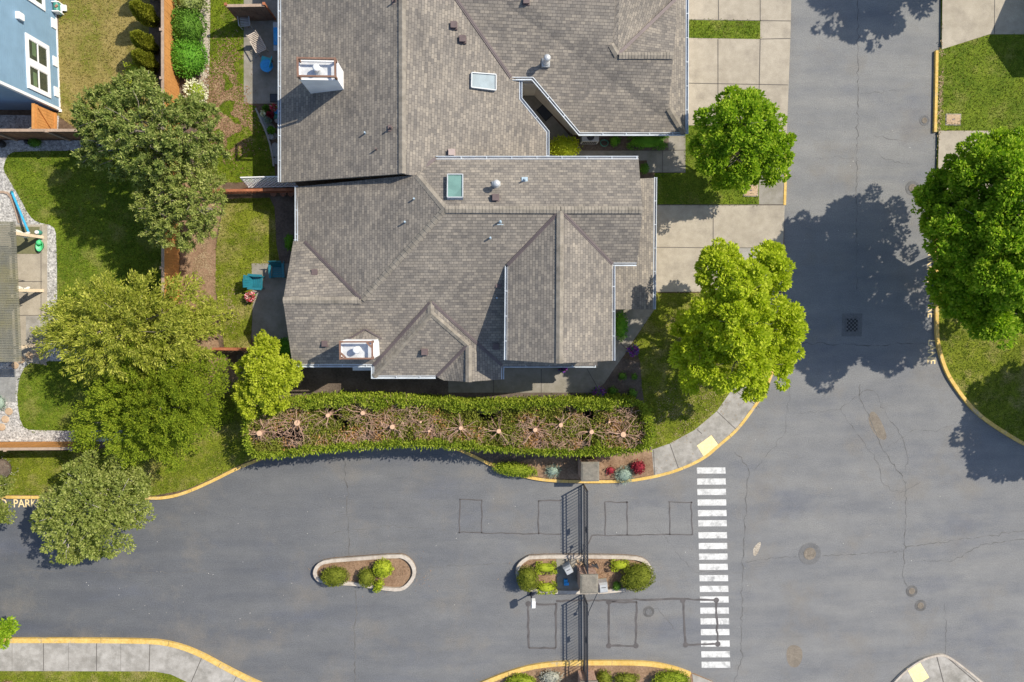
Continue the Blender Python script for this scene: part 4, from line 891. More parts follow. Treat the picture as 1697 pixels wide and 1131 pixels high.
for y in (44, 105, 154): q = on_x(95.5, y, xw); mb = MB(); mb.box((xw + .02, q.y, .25), .06, .5, .38); mb.build('foundation_vent', 'white', hC)
q = on_x(31, 28, xw); mb = MB(); mb.box((xw + .09, q.y, q.z - .12), .18, .34, .36); mb.box((xw + .12, q.y, q.z - .16), .12, .30, .04); mb.build('vent_cover', 'white', hC)
q = on_x(88, 13, xw); t = thing('hose_reel', 'white hose reel with green hose fixed on the blue house wall', 'hose reel', Vector((xw, q.y, q.z)))
mb = MB(); mb.box((xw + .2, q.y, q.z - .12), .40, .5, .05); mb.box((xw + .22, q.y + .24, q.z - .3), .36, .05, .5); mb.box((xw + .22, q.y - .24, q.z - .3), .36, .05, .5); mb.box((xw + .5, q.y + .05, q.z - .2), .2, .3, .1); mb.build('frame', 'white', t)
mb = MB(); mb.tube([(xw + .22, q.y - .2, q.z + .05), (xw + .22, q.y + .2, q.z + .05)], .17, 12); mb.tube([(xw + .3, q.y - .2, q.z + .2), (xw + .4, q.y - .3, q.z), (xw + .35, q.y - .2, q.z - .3), (xw + .2, q.y - .35, .15)], .02); mb.build('hose', 'pot_green', t)
mb = MB(); mb.tube([(xw + .25, q.y - .05, q.z + .22), (xw + .36, q.y + .05, q.z + .24)], .06, 8); mb.build('nozzle', 'terracotta', t)
# --- neighbour across the road, standing just outside the frame on the right: its gable shades the driveway
c = at(1737, 12, 0); hD = thing('house', 'house across the road whose gable shadow falls on the driveway at upper right', 'house', Vector((c.x + 5, c.y, 0)))
mb = MB(); mb.prism([Vector((c.x + .3, c.y - 2.6, 0)), Vector((c.x + 12, c.y - 2.6, 0)), Vector((c.x + 12, c.y + 2.6, 0)), Vector((c.x + .3, c.y + 2.6, 0))], 0, 2.7)
mb.add([(c.x + .3, c.y - 2.6, 2.7), (c.x + .3, c.y + 2.6, 2.7), (c.x + .3, c.y, 4.4)], [(0, 2, 1)]); mb.build('wall', 'cream', hD)
mb = MB(); mb.add([(c.x, c.y - 2.9, 2.65), (c.x + 12.3, c.y - 2.9, 2.65), (c.x + 12.3, c.y, 4.55), (c.x, c.y, 4.55), (c.x, c.y + 2.9, 2.65), (c.x + 12.3, c.y + 2.9, 2.65)], [(0, 1, 2, 3), (3, 2, 5, 4)]); mb.build('roof', 'shingle_cap', hD)

# ------------------------------------------------------------------ fences, gates and pillars
def fence(name, label, a, b, h, mat, post_mat, z0=.12, n_post=0, board=.145, gap=.006, side=1, cap=True, lattice=False, rail_mat=None, ex=.08):
    """vertical boards between a and b (world points), posts and a top rail"""
    a = Vector((a.x, a.y, z0)); b = Vector((b.x, b.y, z0)); d = b - a; L = d.length; d.normalize(); s = Vector((-d.y, d.x, 0)) * side; rz = math.atan2(d.y, d.x)
    t = thing(name, label, 'fence', (a + b) / 2); rr = random.Random(int(L * 100))
    mb = MB(); n = int(L / (board + gap))
    for i in range(n):
        p = a + d * ((i + .5) * L / n); hh = h - .05
        if lattice:
            mb.box(p, .035, .02, hh, rz)
        else: mb.box(p + s * rr.uniform(-.006, .006), L / n - gap, .022, hh, rz, 0, 0)
    for z in (.25, h - .35): mb.beam(a + Vector((0, 0, z)) - s * .035, b + Vector((0, 0, z)) - s * .035, .04, .09)
    mb.build('board_panel', mat, t)
    if cap:
        mb = MB(); mb.beam(a + Vector((0, 0, h)) - s * .01, b + Vector((0, 0, h)) - s * .01, .14, .05); mb.build('top_rail', rail_mat or post_mat, t)
    n = n_post or max(2, int(L / 2.4) + 1)
    for i in range(n):
        p = a + d * (L * i / (n - 1)) - s * .06; mb = MB(); mb.box(p, .11, .11, h + ex, rz); mb.box(p + Vector((0, 0, h + ex)), .14, .14, .03, rz); mb.build('post', post_mat, t)
    return t
fence('wooden_fence', 'long orange cedar board fence with grey top rail between the two yards', at(297, -80, .12), at(297, 520, .12), 1.95, 'fence_orange', 'fence_grey', side=1)
fence('wooden_fence', 'brown board fence below the blue house with dark shaded face', at(-60, 231, .12), at(290, 231, .12), 2.0, 'fence_brown', 'fence_grey', side=1)
fence('wooden_fence', 'weathered tan board fence beside the lower left gravel yard', at(-60, 733.5, .12), at(150, 732, .12), 1.75, 'fence_orange', 'fence_grey', side=1)
fence('wooden_fence', 'dark privacy screen fence dividing the upper patio', at(396, 35, .13), at(456, 34, .13), 1.9, 'fence_dark', 'fence_red', n_post=2, side=-1, rail_mat='fence_grey')
fence('slat_fence', 'low red brown open slat fence casting striped shadow beside the white lattice', at(364, 321, .12), at(496, 319, .12), 1.05, 'fence_red', 'fence_red', board=.10, gap=.07, lattice=False, ex=0)
fence('slat_fence', 'short red brown slat fence between the big conifer and small yellow tree', at(364, 576, .12), at(425, 577, .12), 1.0, 'fence_red', 'fence_red', board=.10, gap=.07, ex=0)
# diagonal lattice panel
a_, b_ = at(411, 311, .15), at(492, 309, .15); t = thing('lattice_panel', 'white diagonal lattice panel leaning behind the low brown fence', 'lattice', (a_ + b_) / 2)
mb = MB(); d = (b_ - a_); L = d.length; d.normalize(); hgt, ly = 1.25, .28; up = Vector((0, ly, 1.0)).normalized()
def lp(u, v): return a_ + d * u + up * v
n = int((L + hgt) / .22)
for i in range(n):
    u = -hgt + i * .22
    for sg in (0, 1):
        p0, p1 = (u, 0), (u + hgt, hgt)
        if p0[0] < 0: p0 = (0, -u)
        if p1[0] > L: p1 = (L, L - u)
        if p1[0] - p0[0] < .03: continue
        if sg: p0, p1 = (p0[0], hgt - p0[1]), (p1[0], hgt - p1[1])
        mb.beam(lp(*p0) + Vector((0, -.006 * sg, 0)), lp(*p1) + Vector((0, -.006 * sg, 0)), .012, .034, up.cross(d))
mb.build('lattice', 'white', t); mb = MB()
for p, q in (((0, 0), (L, 0)), ((0, hgt), (L, hgt)), ((0, 0), (0, hgt)), ((L, 0), (L, hgt))): mb.beam(lp(*p), lp(*q), .05, .03)
mb.build('frame', 'white', t)
# yard gate beside the blue house
a_ = at(94.5, 189, .12); b_ = at(94.5, 229, .12); t = thing('yard_gate', 'orange cedar yard gate with diagonal brace beside the blue house corner', 'gate', (a_ + b_) / 2); L = (b_ - a_).length
mb = MB(); n = 9
for i in range(n): mb.box(a_.lerp(b_, (i + .5) / n) , .022, L / n - .006, 1.95)
mb.build('board_panel', 'fence_orange', t); mb = MB()
for z in (.2, 1.78): mb.beam(a_ + Vector((.04, 0, z)), b_ + Vector((.04, 0, z)), .05, .11)
mb.beam(a_ + Vector((.05, -.05, 1.75)), b_ + Vector((.05, .1, .2)), .05, .10); mb.beam(a_ + Vector((0, 0, 1.98)), b_ + Vector((0, 0, 1.98)), .15, .05); mb.build('brace', 'fence_orange', t)
mb = MB(); p = a_.lerp(b_, .7); mb.box(p + Vector((-.03, 0, 1.5)), .05, .08, .1); mb.build('latch', 'iron', t)

def pillar(label, px, py, w, l, h):
    c = at(px, py, 0); t = thing('gate_pillar', label, 'pillar', c, 'entrance gate pillars')
    mb = MB(); mb.box(c, w - .08, l - .08, h - .14); mb.build('brick_column', 'brick', t)
    mb = MB(); k = h - .14; mb.box(c + Vector((0, 0, k)), w, l, .10); mb.add([c + Vector((sx * w / 2, sy * l / 2, k + .10)) for sx, sy in ((-1, -1), (1, -1), (1, 1), (-1, 1))] + [c + Vector((sx * w * .40, sy * l * .40, h)) for sx, sy in ((-1, -1), (1, -1), (1, 1), (-1, 1))], [(0, 1, 5, 4), (1, 2, 6, 5), (2, 3, 7, 6), (3, 0, 4, 7), (4, 5, 6, 7)])
    mb.build('cap', 'cap_stone', t); return c
pillar('square gate pillar with stone cap standing beside the clipped hedge', 970.5, 770.5, 1.02, 1.10, 1.65)
pillar('square gate pillar with stone cap on the planted island in the road', 969, 949.5, 1.02, 1.10, 1.65)
pillar('square gate pillar at the bottom edge beside the planted kerb bed', 970, 1122, 1.02, 1.0, 1.4)
def iron_gate(label, ya, yb, arm):
    a = at(966.8, ya, 0); b = at(967.3, yb, 0); t = thing('entrance_gate', label, 'gate', (a + b) / 2, 'iron entrance gates'); d = b - a; L = d.length; d.normalize(); Z = Vector((0, 0, 1))
    mb = MB()
    for z, w in ((.16, .06), (.32, .045), (1.22, .045), (1.46, .06)): mb.beam(a + Z * z, b + Z * z, w, w)
    for e in (a, b): mb.beam(e, e + Z * 1.55, .07, .07, Vector((1, 0, 0)))
    mb.build('frame', 'iron', t)
    mb = MB(); n = int(L / .175)
    for i in range(1, n): p = a + d * (L * i / n); mb.box(p + Z * .15, .032, .032, 1.45); mb.add([p + Z * 1.6 + Vector(v) for v in ((-.02, -.02, 0), (.02, -.02, 0), (.02, .02, 0), (-.02, .02, 0), (0, 0, .09))], [(0, 1, 4), (1, 2, 4), (2, 3, 4), (3, 0, 4)])
    mb.build('pickets', 'iron', t)
    if arm:
        mb = MB(); p, q = at(*arm[0], .75), at(*arm[1], .75); mb.tube([p, q], .025); mb.box(q - Z * .06, .12, .12, .12); mb.build('opener_arm', 'iron', t)
    mb = MB(); m = a.lerp(b, .5); mb.box(m + Z * .95 + Vector((-.03, 0, 0)), .05, .3, .22); mb.build('lock_box', 'iron', t)
iron_gate('black iron picket gate across the upper lane, between hedge pillar and island pillar', 803, 933, ((958, 946), (968, 905)))
iron_gate('black iron picket gate across the lower lane, between island pillar and bottom pillar', 984, 1108, ((993, 977), (974, 1018)))
def cabinet(name, label, px, py, w, l, h, rz, mat, cat='gate motor'):
    c = at(px, py, .12); t = thing(name, label, cat, c); mb = MB(); mb.box(c, w * 1.15, l * 1.15, .06, rz); mb.build('base_plate', 'concrete_dull', t)
    R = Matrix.Rotation(rz, 3, 'Z'); mb = MB(); mb.box(c + Vector((0, 0, .06)), w, l, h * .75, rz)
    mb.add([c + Vector((0, 0, .06 + h * .75)) + R @ Vector((sx * w / 2, sy * l / 2, 0)) for sx, sy in ((-1, -1), (1, -1), (1, 1), (-1, 1))] + [c + Vector((0, 0, .06 + h)) + R @ Vector((sx * w * .4, sy * l * .36, 0)) for sx, sy in ((-1, -1), (1, -1), (1, 1), (-1, 1))], [(0, 1, 5, 4), (1, 2, 6, 5), (2, 3, 7, 6), (3, 0, 4, 7), (4, 5, 6, 7)])
    mb.build('housing', mat, t); mb = MB(); mb.box(c + R @ Vector((w * .5, 0, h * .4)), .03, l * .5, .12, rz); mb.box(c + R @ Vector((0, l * .1, h + .055)), w * .5, .03, .02, rz); mb.build('cover_seam', 'dark', t)
cabinet('gate_motor', 'pale grey gate motor housing to the upper left of the island pillar', 940, 939, .46, .52, .6, .5, 'box_grey')
cabinet('gate_motor', 'grey gate motor housing right beside the island pillar', 997, 968, .52, .60, .6, .08, 'box_grey')
c = at(937, 963.5, .12); t = thing('valve_box', 'small bright blue box on the island slab left of the pillar', 'box', c); mb = MB(); mb.box(c, .2, .34, .22); mb.build('body', 'blue', t); mb = MB(); mb.box(c + Vector((.06, -.06, .22)), .22, .16, .06); mb.build('lid', 'blue', t)
c = at(879.5, 984, 0); t = thing('keypad_post', 'gooseneck entry keypad with white top standing below the island', 'keypad', c)
mb = MB(); mb.box(c, .34, .26, .05); mb.tube([c + Vector((0, 0, .05)), c + Vector((0, 0, 1.0)), c + Vector((.02, -.1, 1.2))], .045, 8); mb.build('post', 'iron', t)
mb = MB(); mb.box(c + Vector((.06, .02, 1.12)), .20, .42, .32, 0, .15); mb.build('keypad_housing', 'white', t); mb = MB(); mb.box(c + Vector((-.02, -.18, 1.2)), .12, .12, .10); mb.box(c + Vector((.07, -.2, 1.2)), .12, .02, .18); mb.build('keypad', 'box_grey', t)
c = at(984, 931, .12); t = thing('security_camera_post', 'small dark bracket post on the island to the upper right of the pillar', 'post', c); mb = MB(); mb.tube([c, c + Vector((0, 0, .7))], .03); mb.build('pole', 'iron', t); mb = MB(); mb.box(c + Vector((-.1, .05, .68)), .34, .10, .10, -.5); mb.box(c + Vector((.1, -.05, .5)), .10, .3, .10, .4); mb.build('bracket', 'dark', t)
def rocks(name, label, spots, seed, z=.11, r=.13):
    rr = random.Random(seed)
    for px, py in spots:
        c = at(px, py, z); mb = MB(); q = r * rr.uniform(.7, 1.3); mb.blob(c + Vector((0, 0, q * .3)), q, q * rr.uniform(.7, 1.1), q * .7, 7, 4, -.5)
        mb.v = [(x + rr.gauss(0, .015), y + rr.gauss(0, .015), zz) for x, y, zz in mb.v]; o = mb.build('rock', 'step_tan', None); tag(o, label, 'rock', name)
rocks('rocks by the island pillar', 'small tan rock lying against the upper side of the island pillar', [(957, 930), (962, 934), (976, 932), (955, 936)], 3)

# ------------------------------------------------------------------ patio things
c = at(0, 480, 0); pg = thing('pergola', 'long pergola with dark slatted roof and curtained posts at the left edge', 'pergola', at(10, 485, .13))
zr = 2.45; y0, y1 = at(0, 600, zr).y, at(0, 367, zr).y; xe = at(30.5, 480, zr).x
mb = MB(); n = int((y1 - y0) / .085)
for i in range(n): mb.box((xe - 2.2, y0 + (i + .5) * (y1 - y0) / n, zr - .03), 4.4, .066, .03)
mb.build('roof_slats', 'pergola', pg); mb = MB()
for i in range(5): mb.box((xe - .25 - i * .9, (y0 + y1) / 2, zr - .17), .06, y1 - y0 - .1, .13)
mb.build('rafters', 'pergola', pg)
for i, (px, py) in enumerate(((71, 393.5), (71, 482), (59, 573))):
    p = at(px, py, .13); p.x -= .04; mb = MB(); mb.box(p, .16, .16, 2.15); mb.beam(p + Vector((-.3, 0, 2.2)), p + Vector((.02, 0, 2.2)), .12, .14); o = mb.build('post', 'post_tan', pg)
    if i < 2:
        mb = MB(); k = p + Vector((-.05, 0, 0)); pts = [k + Vector((-.16 + .03 * math.sin(j), .05 * math.cos(j * 1.3), .75 + j * .2)) for j in range(8)]; mb.tube(pts, [.07, .13, .11, .06, .12, .15, .14, .16], 10); mb.tube([q + Vector((.05, .12, 0)) for q in pts], [.05, .08, .06, .05, .07, .08, .09, .1], 8); mb.build('curtain', 'cloth', pg, True)
        mb = MB(); mb.lathe(k + Vector((-.12, .04, 1.36)), [(.10, 0), (.10, .05)], 10); mb.build('tie', 'dark', pg)
def at_origin(fn, name, label, cat, px, py, z, rz, group=None):
    t = thing(name, label, cat, (0, 0, 0), group); fn(t); t.location = at(px, py, z); t.rotation_euler = (0, 0, rz); return t
def copy_thing(r, label, px, py, z, rz):
    q = r.copy(); COL.objects.link(q); q.location = at(px, py, z); q.rotation_euler = (0, 0, rz); q['label'] = label
    for ch in list(r.children):
        k = ch.copy(); COL.objects.link(k); k.parent = q
        for g_ in ch.children: h_ = g_.copy(); COL.objects.link(h_); h_.parent = k
    return q
def adirondack(t, mat='teal'):
    mb = MB()
    for i in range(6): mb.box((-.22 + i * .105, 0, .36 - .03 * (5 - i) * .8), .09, .56, .02, 0, 0, -.12)
    mb.build('seat', mat, t); mb = MB()
    for i in range(7):
        y = -.27 + i * .09; mb.beam((-.24, y * .9, .26), (-.52, y * 1.12, .98 - abs(i - 3) * .025), .022, .083, Vector((0, 1, 0)))
    for z in (.45, .85): mb.beam((-.27 - (z - .26) * .38, -.30, z), (-.27 - (z - .26) * .38, .30, z), .03, .07)
    mb.build('backrest', mat, t)
    for s in (-1, 1):
        mb = MB(); mb.box((-.02, s * .36, .56), .78, .13, .025); mb.build('armrest', mat, t)
        mb = MB(); mb.box((.33, s * .33, 0), .10, .03, .56); mb.build('leg', mat, t); mb = MB(); mb.beam((.35, s * .29, .36), (-.55, s * .29, .03), .03, .12); mb.build('leg', mat, t)
ad = at_origin(adirondack, 'adirondack_chair', 'sunlit teal slatted garden chair beside the flower pot', 'garden chair', 428, 468, .14, -.06, 'teal garden chairs')
copy_thing(ad, 'shaded teal slatted garden chair standing against the roof edge', 463, 450, .14, -math.pi / 2 + .03)
def slat_chair(t, mat='teak'):
    mb = MB()
    for i in range(7): mb.box((-.25 + i * .085, 0, .40), .055, .52, .02)
    mb.build('seat', mat, t); mb = MB()
    for i in range(6): mb.beam((-.30 - i * .045, -.25, .50 + i * .085), (-.30 - i * .045, .25, .50 + i * .085), .05, .02)
    for s in (-1, 1): mb.beam((-.28, s * .27, .40), (-.56, s * .27, 1.0), .03, .045)
    mb.build('backrest', mat, t)
    for s in (-1, 1):
        mb = MB(); mb.beam((-.4, s * .29, .62), (.30, s * .29, .60), .05, .03); mb.build('armrest', mat, t)
        for x in (-.27, .28): mb = MB(); mb.box((x, s * .28, 0), .045, .045, .61 if x > 0 else .42); mb.build('leg', mat, t)
at_origin(slat_chair, 'slatted_chair', 'weathered wooden slatted patio chair beside the blue round table', 'garden chair', 434, 82, .14, math.radians(-62))
def grey_chair(t): slat_chair(t, 'box_grey')
at_origin(grey_chair, 'slatted_chair', 'grey folding slatted chair standing against the patio screen', 'garden chair', 410, 40, .14, math.radians(-83))
def low_chair(t):
    mb = MB(); mb.box((0, 0, .36), .52, .52, .04); mb.build('seat', 'aqua', t); mb = MB(); mb.add([(-.25, -.26, .38), (-.25, .26, .38), (-.42, .26, .95), (-.42, -.26, .95), (-.29, -.26, .38), (-.29, .26, .38), (-.46, .26, .95), (-.46, -.26, .95)], [(0, 1, 2, 3), (7, 6, 5, 4), (3, 2, 6, 7), (0, 3, 7, 4), (1, 5, 6, 2)]); mb.build('backrest', 'aqua', t)
    for x in (-.22, .22):
        for y in (-.22, .22): mb = MB(); mb.box((x, y, 0), .04, .04, .37); mb.build('leg', 'iron', t)
at_origin(low_chair, 'patio_chair', 'aqua patio chair behind the blue round table', 'garden chair', 444, 107, .14, math.radians(165))
c = at(446, 114, .14); t = thing('side_table', 'bright blue round side table with ringed top on the upper patio', 'table', c)
mb = MB(); mb.lathe(c, [(.33, .44), (.34, .47), (.31, .475), (.29, .465), (.22, .465), (.21, .475), (.16, .475), (.15, .465), (.09, .465), (.08, .475), (.02, .475)], 28); mb.build('tabletop', 'blue', t)
for i in range(3): mb = MB(); a = i * 2.09 + .4; mb.tube([c + Vector((.1 * math.cos(a), .1 * math.sin(a), .45)), c + Vector((.26 * math.cos(a), .26 * math.sin(a), 0))], .02); mb.build('leg', 'blue', t)
c = at(470, 70, .14); t = thing('grill', 'blue lidded patio grill half hidden under the roof edge', 'grill', c); mb = MB(); mb.box(c + Vector((0, 0, .45)), .6, .9, .4); mb.blob(c + Vector((0, 0, .85)), .3, .42, .25, 14, 5, 0); mb.build('firebox', 'blue', t); mb = MB(); mb.box(c + Vector((-.1, .6, .75)), .45, .28, .04); mb.box(c + Vector((-.1, -.6, .75)), .45, .28, .04); mb.build('side_shelf', 'box_grey', t); mb = MB()
for x in (-.22, .22):
    for y in (-.36, .36): mb.box(c + Vector((x, y, 0)), .05, .05, .46)
mb.build('stand', 'iron', t)
for lb, px, py, w, l, rz, z in (('black doormat on the patio at the house wall', 457, 163, .62, .46, 0, .14), ('black doormat in the recessed entry between the two houses', 902.5, 187, .82, .55, math.radians(-48), .14)):
    c = at(px, py, z); t = thing('doormat', lb, 'doormat', c); mb = MB(); mb.box(c, w, l, .02, rz); mb.build('mat', 'dark', t); mb = MB(); mb.box(c, w * .86, l * .80, .026, rz); mb.build('pile', 'iron', t)
def pot(label, px, py, r, h, mat, plant=None, seed=1, group=None, z=.13, ph=.3):
    c = at(px, py, z); t = thing('plant_pot', label, 'plant pot', c, group); mb = MB(); mb.lathe(c, [(r * .72, 0), (r, h * .85), (r * 1.1, h * .86), (r * 1.1, h), (r * .92, h), (r * .85, h * .8), (.02, h * .78)], 16); mb.build('pot', mat, t, True)
    if plant:
        rg = np.random.default_rng(seed); n = 420; d = sph(rg, n, 0); P = np.array(c) + d * np.array([r * 1.35, r * 1.35, ph]) * rg.uniform(.5, 1, (n, 1)) + np.array([0, 0, h * .9]); V_ = leaf_quads(rg, P, d, .10, .07, .5)
        quads_mesh('flowers' if 'petal' in plant else 'plant', V_[:260] if 'petal' in plant else V_, plant, t)
        if 'petal' in plant: quads_mesh('leaves', V_[260:] - np.array([0, 0, .05]), 'leaf_round', t)
    return t
pot('pot of red and white flowers beside the sunlit teal chair', 418, 492.5, .2, .3, 'terracotta', 'petal_red', 3)
pot('pot of purple and pink flowers beside the front lawn edge', 1046, 580, .24, .5, 'pot_grey', 'petal_mix', 4)
pot('pot of purple and pink flowers just above the right part of the hedge', 990, 649, .26, .45, 'pot_grey', 'petal_mix', 5)
pot('pot of purple flowers half hidden under the front gutter', 931, 609, .17, .4, 'pot_grey', 'petal_mix', 6)
for i, (px, py, r, m, pl, lb) in enumerate(((451, 228, .14, 'pot_grey', None, 'empty grey rimmed pot standing on the slate stones'), (452, 218, .12, 'pot_green', 'leaf_round', 'green glazed pot above the empty grey pot'), (444, 183, .12, 'dark', 'leaf_round_dark', 'dark pot at the top left of the pot cluster'), (456, 181, .12, 'terracotta', 'petal_red', 'terracotta pot with red blooms at the top of the cluster'),
        (460, 187, .11, 'blue', None, 'blue pot at the house wall in the pot cluster'), (440, 191, .10, 'blue', 'petal_white', 'small blue pot at the left of the pot cluster'), (458, 195, .13, 'pot_green', None, 'teal pot at the house wall below the blue one'), (450, 194, .13, 'dark', 'leaf_red', 'dark pot with purple leaves in the middle of the pot cluster'), (461, 202, .12, 'pot_grey', None, 'grey pot at the lower right of the pot cluster'), (447, 201, .12, 'dark', 'leaf_blue', 'dark pot with silvery plant low in the pot cluster'))):
    pot(lb, px, py, r, .24, m, pl, 20 + i, 'pots along the upper house wall')
for i, px in enumerate((455, 471, 484)): pot(('left', 'middle', 'right')[i] + ' one of three round clay pots below the low brown fence', px, 322, .15, .26, 'terracotta', None, 0, 'three clay pots')
for i, (px, py, r) in enumerate(((438, 199, .26), (446, 212, .3), (452, 226, .22), (456, 244, .22), (457, 255, .2), (459, 267, .2))):
    c = at(px, py, .13); mb = MB(); mb.lathe(c, [(r * .95, 0), (r, .02), (r * .93, .045), (.02, .05)], 9, 1, 1.15, i); o = mb.build('stepping_stone', 'slate', None); tag(o, 'grey slate stepping stone in the planted strip along the upper house', 'stepping stone', 'slate stepping stones')
mb = MB(); mb.strip(smooth_path(ats([(424, 180), (436, 206), (446, 232), (452, 258), (454, 276)], .13), 1), .09, -.02, .08); tag(mb.build('edging', 'concrete_old', None), 'thin curved grey edging strip between lawn and slate stones', 'edging')
for i, (px, py) in enumerate(((25, 606), (35, 597), (49, 590), (64, 587))):
    c = at(px, py, .13); mb = MB(); mb.lathe(c, [(.2, 0), (.21, .02), (.19, .04), (.02, .045)], 12, 1, .95); o = mb.build('stepping_stone', 'step_tan', None); tag(o, 'round tan stepping stone in white gravel above the small lawn', 'stepping stone', 'upper tan stepping stones')
for i, (px, py) in enumerate(((15, 682), (9, 695), (3, 708))):
    c = at(px, py, .13); mb = MB(); mb.lathe(c, [(.2, 0), (.21, .02), (.19, .04), (.02, .045)], 12); o = mb.build('stepping_stone', 'step_tan', None); tag(o, 'round tan stepping stone in the gravel at the lower left edge', 'stepping stone', 'lower tan stepping stones')
a_, b_ = at(20, 320, .2), at(48, 387, .9); t = thing('blue_pole', 'long bright blue pole leaning across the gravel towards the pergola', 'pole', a_); mb = MB(); mb.tube([a_, a_.lerp(b_, .5), b_], .06, 10); mb.build('shaft', 'pole_blue', t); mb = MB(); mb.tube([a_ - (b_ - a_).normalized() * .08, a_ + (b_ - a_).normalized() * .02], .075, 10); mb.build('end_cap', 'teal', t)
c = at(69, 408, .14); t = thing('watering_tub', 'bright green plastic tub beside the upper curtained post', 'tub', c); mb = MB(); mb.lathe(c, [(.15, 0), (.2, .2), (.22, .22), (.19, .22), (.14, .05), (.02, .05)], 20, .9, 1.5, -.1); mb.build('basin', 'toy_green', t, True); mb = MB(); mb.lathe(c + Vector((-.02, .16, .06)), [(.12, 0), (.13, .2), (.08, .24), (.02, .25)], 14); mb.build('bottle', 'toy_green', t, True)
c = at(67, 386, .14); t = thing('white_jar', 'small white topped jar beside the curtained post', 'jar', c); mb = MB(); mb.lathe(c, [(.12, 0), (.14, .2), (.10, .28)], 14); mb.build('body', 'pot_green', t); mb = MB(); mb.lathe(c, [(.10, .28), (.09, .36), (.02, .37)], 12); mb.build('lid', 'white', t)
mb = MB(); mb.prism(ats([(20, 376), (66, 376), (62, 421), (20, 421)], .15), .14, .155); t_ = mb.build('floor_mat', 'tarp', None); tag(t_, 'olive outdoor mat lying on the concrete under the upper pergola post', 'mat')
def folding_chair(t):
    mb = MB(); mb.box((0, 0, .44), .45, .45, .03); mb.build('seat', 'dark', t); mb = MB()
    for z in (.62, .8): mb.beam((-.24, -.2, z), (-.24, .2, z), .02, .09)
    mb.build('backrest', 'dark', t)
    for s in (-1, 1): mb = MB(); mb.tube([(.25, s * .23, 0), (-.24, s * .23, .62), (-.26, s * .23, .9)], .016); mb.build('leg', 'iron', t); mb = MB(); mb.tube([(-.28, s * .21, 0), (.22, s * .21, .46)], .016); mb.build('leg', 'iron', t)
fc = at_origin(folding_chair, 'folding_chair', 'dark folding chair above the middle pergola post', 'folding chair', 31, 470, .14, 2.9, 'folding chairs under the pergola')
copy_thing(fc, 'dark folding chair below the middle pergola post', 27, 503, .14, 3.5)
mb = MB(); mb.strip(smooth_path(ats([(-40, 324), (2, 318), (16, 321), (26, 345), (33, 370)], .13), 1), .12, -.02, .06); tag(mb.build('edging', 'fence_grey', None), 'tan board edging between grey and white gravel above the pergola', 'edging')
mb = MB(); mb.strip(ats([(94, 602), (94, 600)], .13), .05, 0, .02)
c = at(975, 232, .14); t = thing('air_conditioner', 'grey air conditioner unit under the garage gutter beside the entry path', 'air conditioner', c); mb = MB(); mb.box(c, .95, .5, .75); mb.build('housing', 'box_grey', t); mb = MB()
for i in range(8): mb.box(c + Vector((-.35 + i * .1, -.255, .15)), .06, .02, .45)
mb.build('louvres', 'dark', t); mb = MB(); mb.lathe(c + Vector((0, 0, .75)), [(.21, 0), (.21, .02), (.16, .02), (.15, .01), (.05, .01), (.04, .02)], 18); mb.build('fan_grille', 'iron', t)
c = at(1001, 238, .14); t = thing('garden_hose', 'coiled green garden hose in the dark bed beside the air conditioner', 'hose', c)
mb = MB(); mb.tube([c + Vector((.22 * math.cos(a) * (1 + .05 * math.sin(3 * a)), .18 * math.sin(a), .03 + a * .006)) for a in np.linspace(0, 19, 60)], .018, 5); mb.build('coil', 'pot_green', t)
for px, py, r, lb in ((6, 240, .2, 'dark ball in the shaded gravel at the left edge'), (46, 236, .13, 'small dark ball in the gravel beside the green shrub')):
    c = at(px, py, .13); mb = MB(); mb.blob(c + Vector((0, 0, r * .8)), r, r, r, 12, 7, -.8); tag(mb.build('garden_ball', 'dark', None, True), lb, 'ball')

# ------------------------------------------------------------------ hedge, shrubs and trees
def inside(P, poly):
    x, y = P[:, 0], P[:, 1]; r = np.zeros(len(P), bool); n = len(poly)
    for i in range(n):
        x1, y1 = poly[i]; x2, y2 = poly[(i + 1) % n]
        c = ((y1 > y) != (y2 > y)) & (x < (x2 - x1) * (y - y1) / (y2 - y1 + 1e-12) + x1); r ^= c
    return r
def edge_dist(P, poly):
    d = np.full(len(P), 1e9)
    for i in range(len(poly)):
        a = poly[i]; b = poly[(i + 1) % len(poly)]; ab = b - a; t = np.clip(((P - a) @ ab) / (ab @ ab), 0, 1); d = np.minimum(d, np.linalg.norm(P - a - t[:, None] * ab, axis=1))
    return d
HZ = 2.5
hp = [(402, 704), (408, 694), (428, 677), (480, 668), (560, 662), (660, 664), (760, 672), (840, 673), (930, 670), (1035, 665), (1066, 671), (1081, 692), (1083, 735), (1070, 747), (1000, 754), (900, 752), (800, 745), (700, 738), (600, 741), (500, 751), (430, 760), (410, 752)]
hw = np.array([(p.x, p.y) for p in smooth_path(ats(hp, HZ), 1, True)])
hc = at(742, 706, .12); hedge = thing('hedge', 'long hedge with topped trunks and bare brown branches between house and road', 'hedge', hc)
rg = np.random.default_rng(11)
cen = hw.mean(0)
mb = MB(); inn = [Vector((x, y, 0)) for x, y in hw]; k = len(inn)
pin = [Vector(p) for p in smooth_path([Vector((x, y, 0)) for x, y in hw], 0)]
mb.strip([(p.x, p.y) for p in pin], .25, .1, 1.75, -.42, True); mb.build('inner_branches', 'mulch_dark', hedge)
lo, hi = hw.min(0), hw.max(0)
def hedge_leaves(n, zf, dsel, L, Wd, up):
    P = rg.uniform(lo, hi, (n * 3, 2)); P = P[inside(P, hw)][:n * 2]; d = edge_dist(P, hw); keep = dsel(d, P); P, d = P[keep], d[keep]
    z = zf(d, P); Q = np.concatenate([P, z[:, None]], 1); D = rg.normal(0, 1, (len(Q), 3)) + np.array([0, 0, .8]); return leaf_quads(rg, Q, D, L, Wd, up)
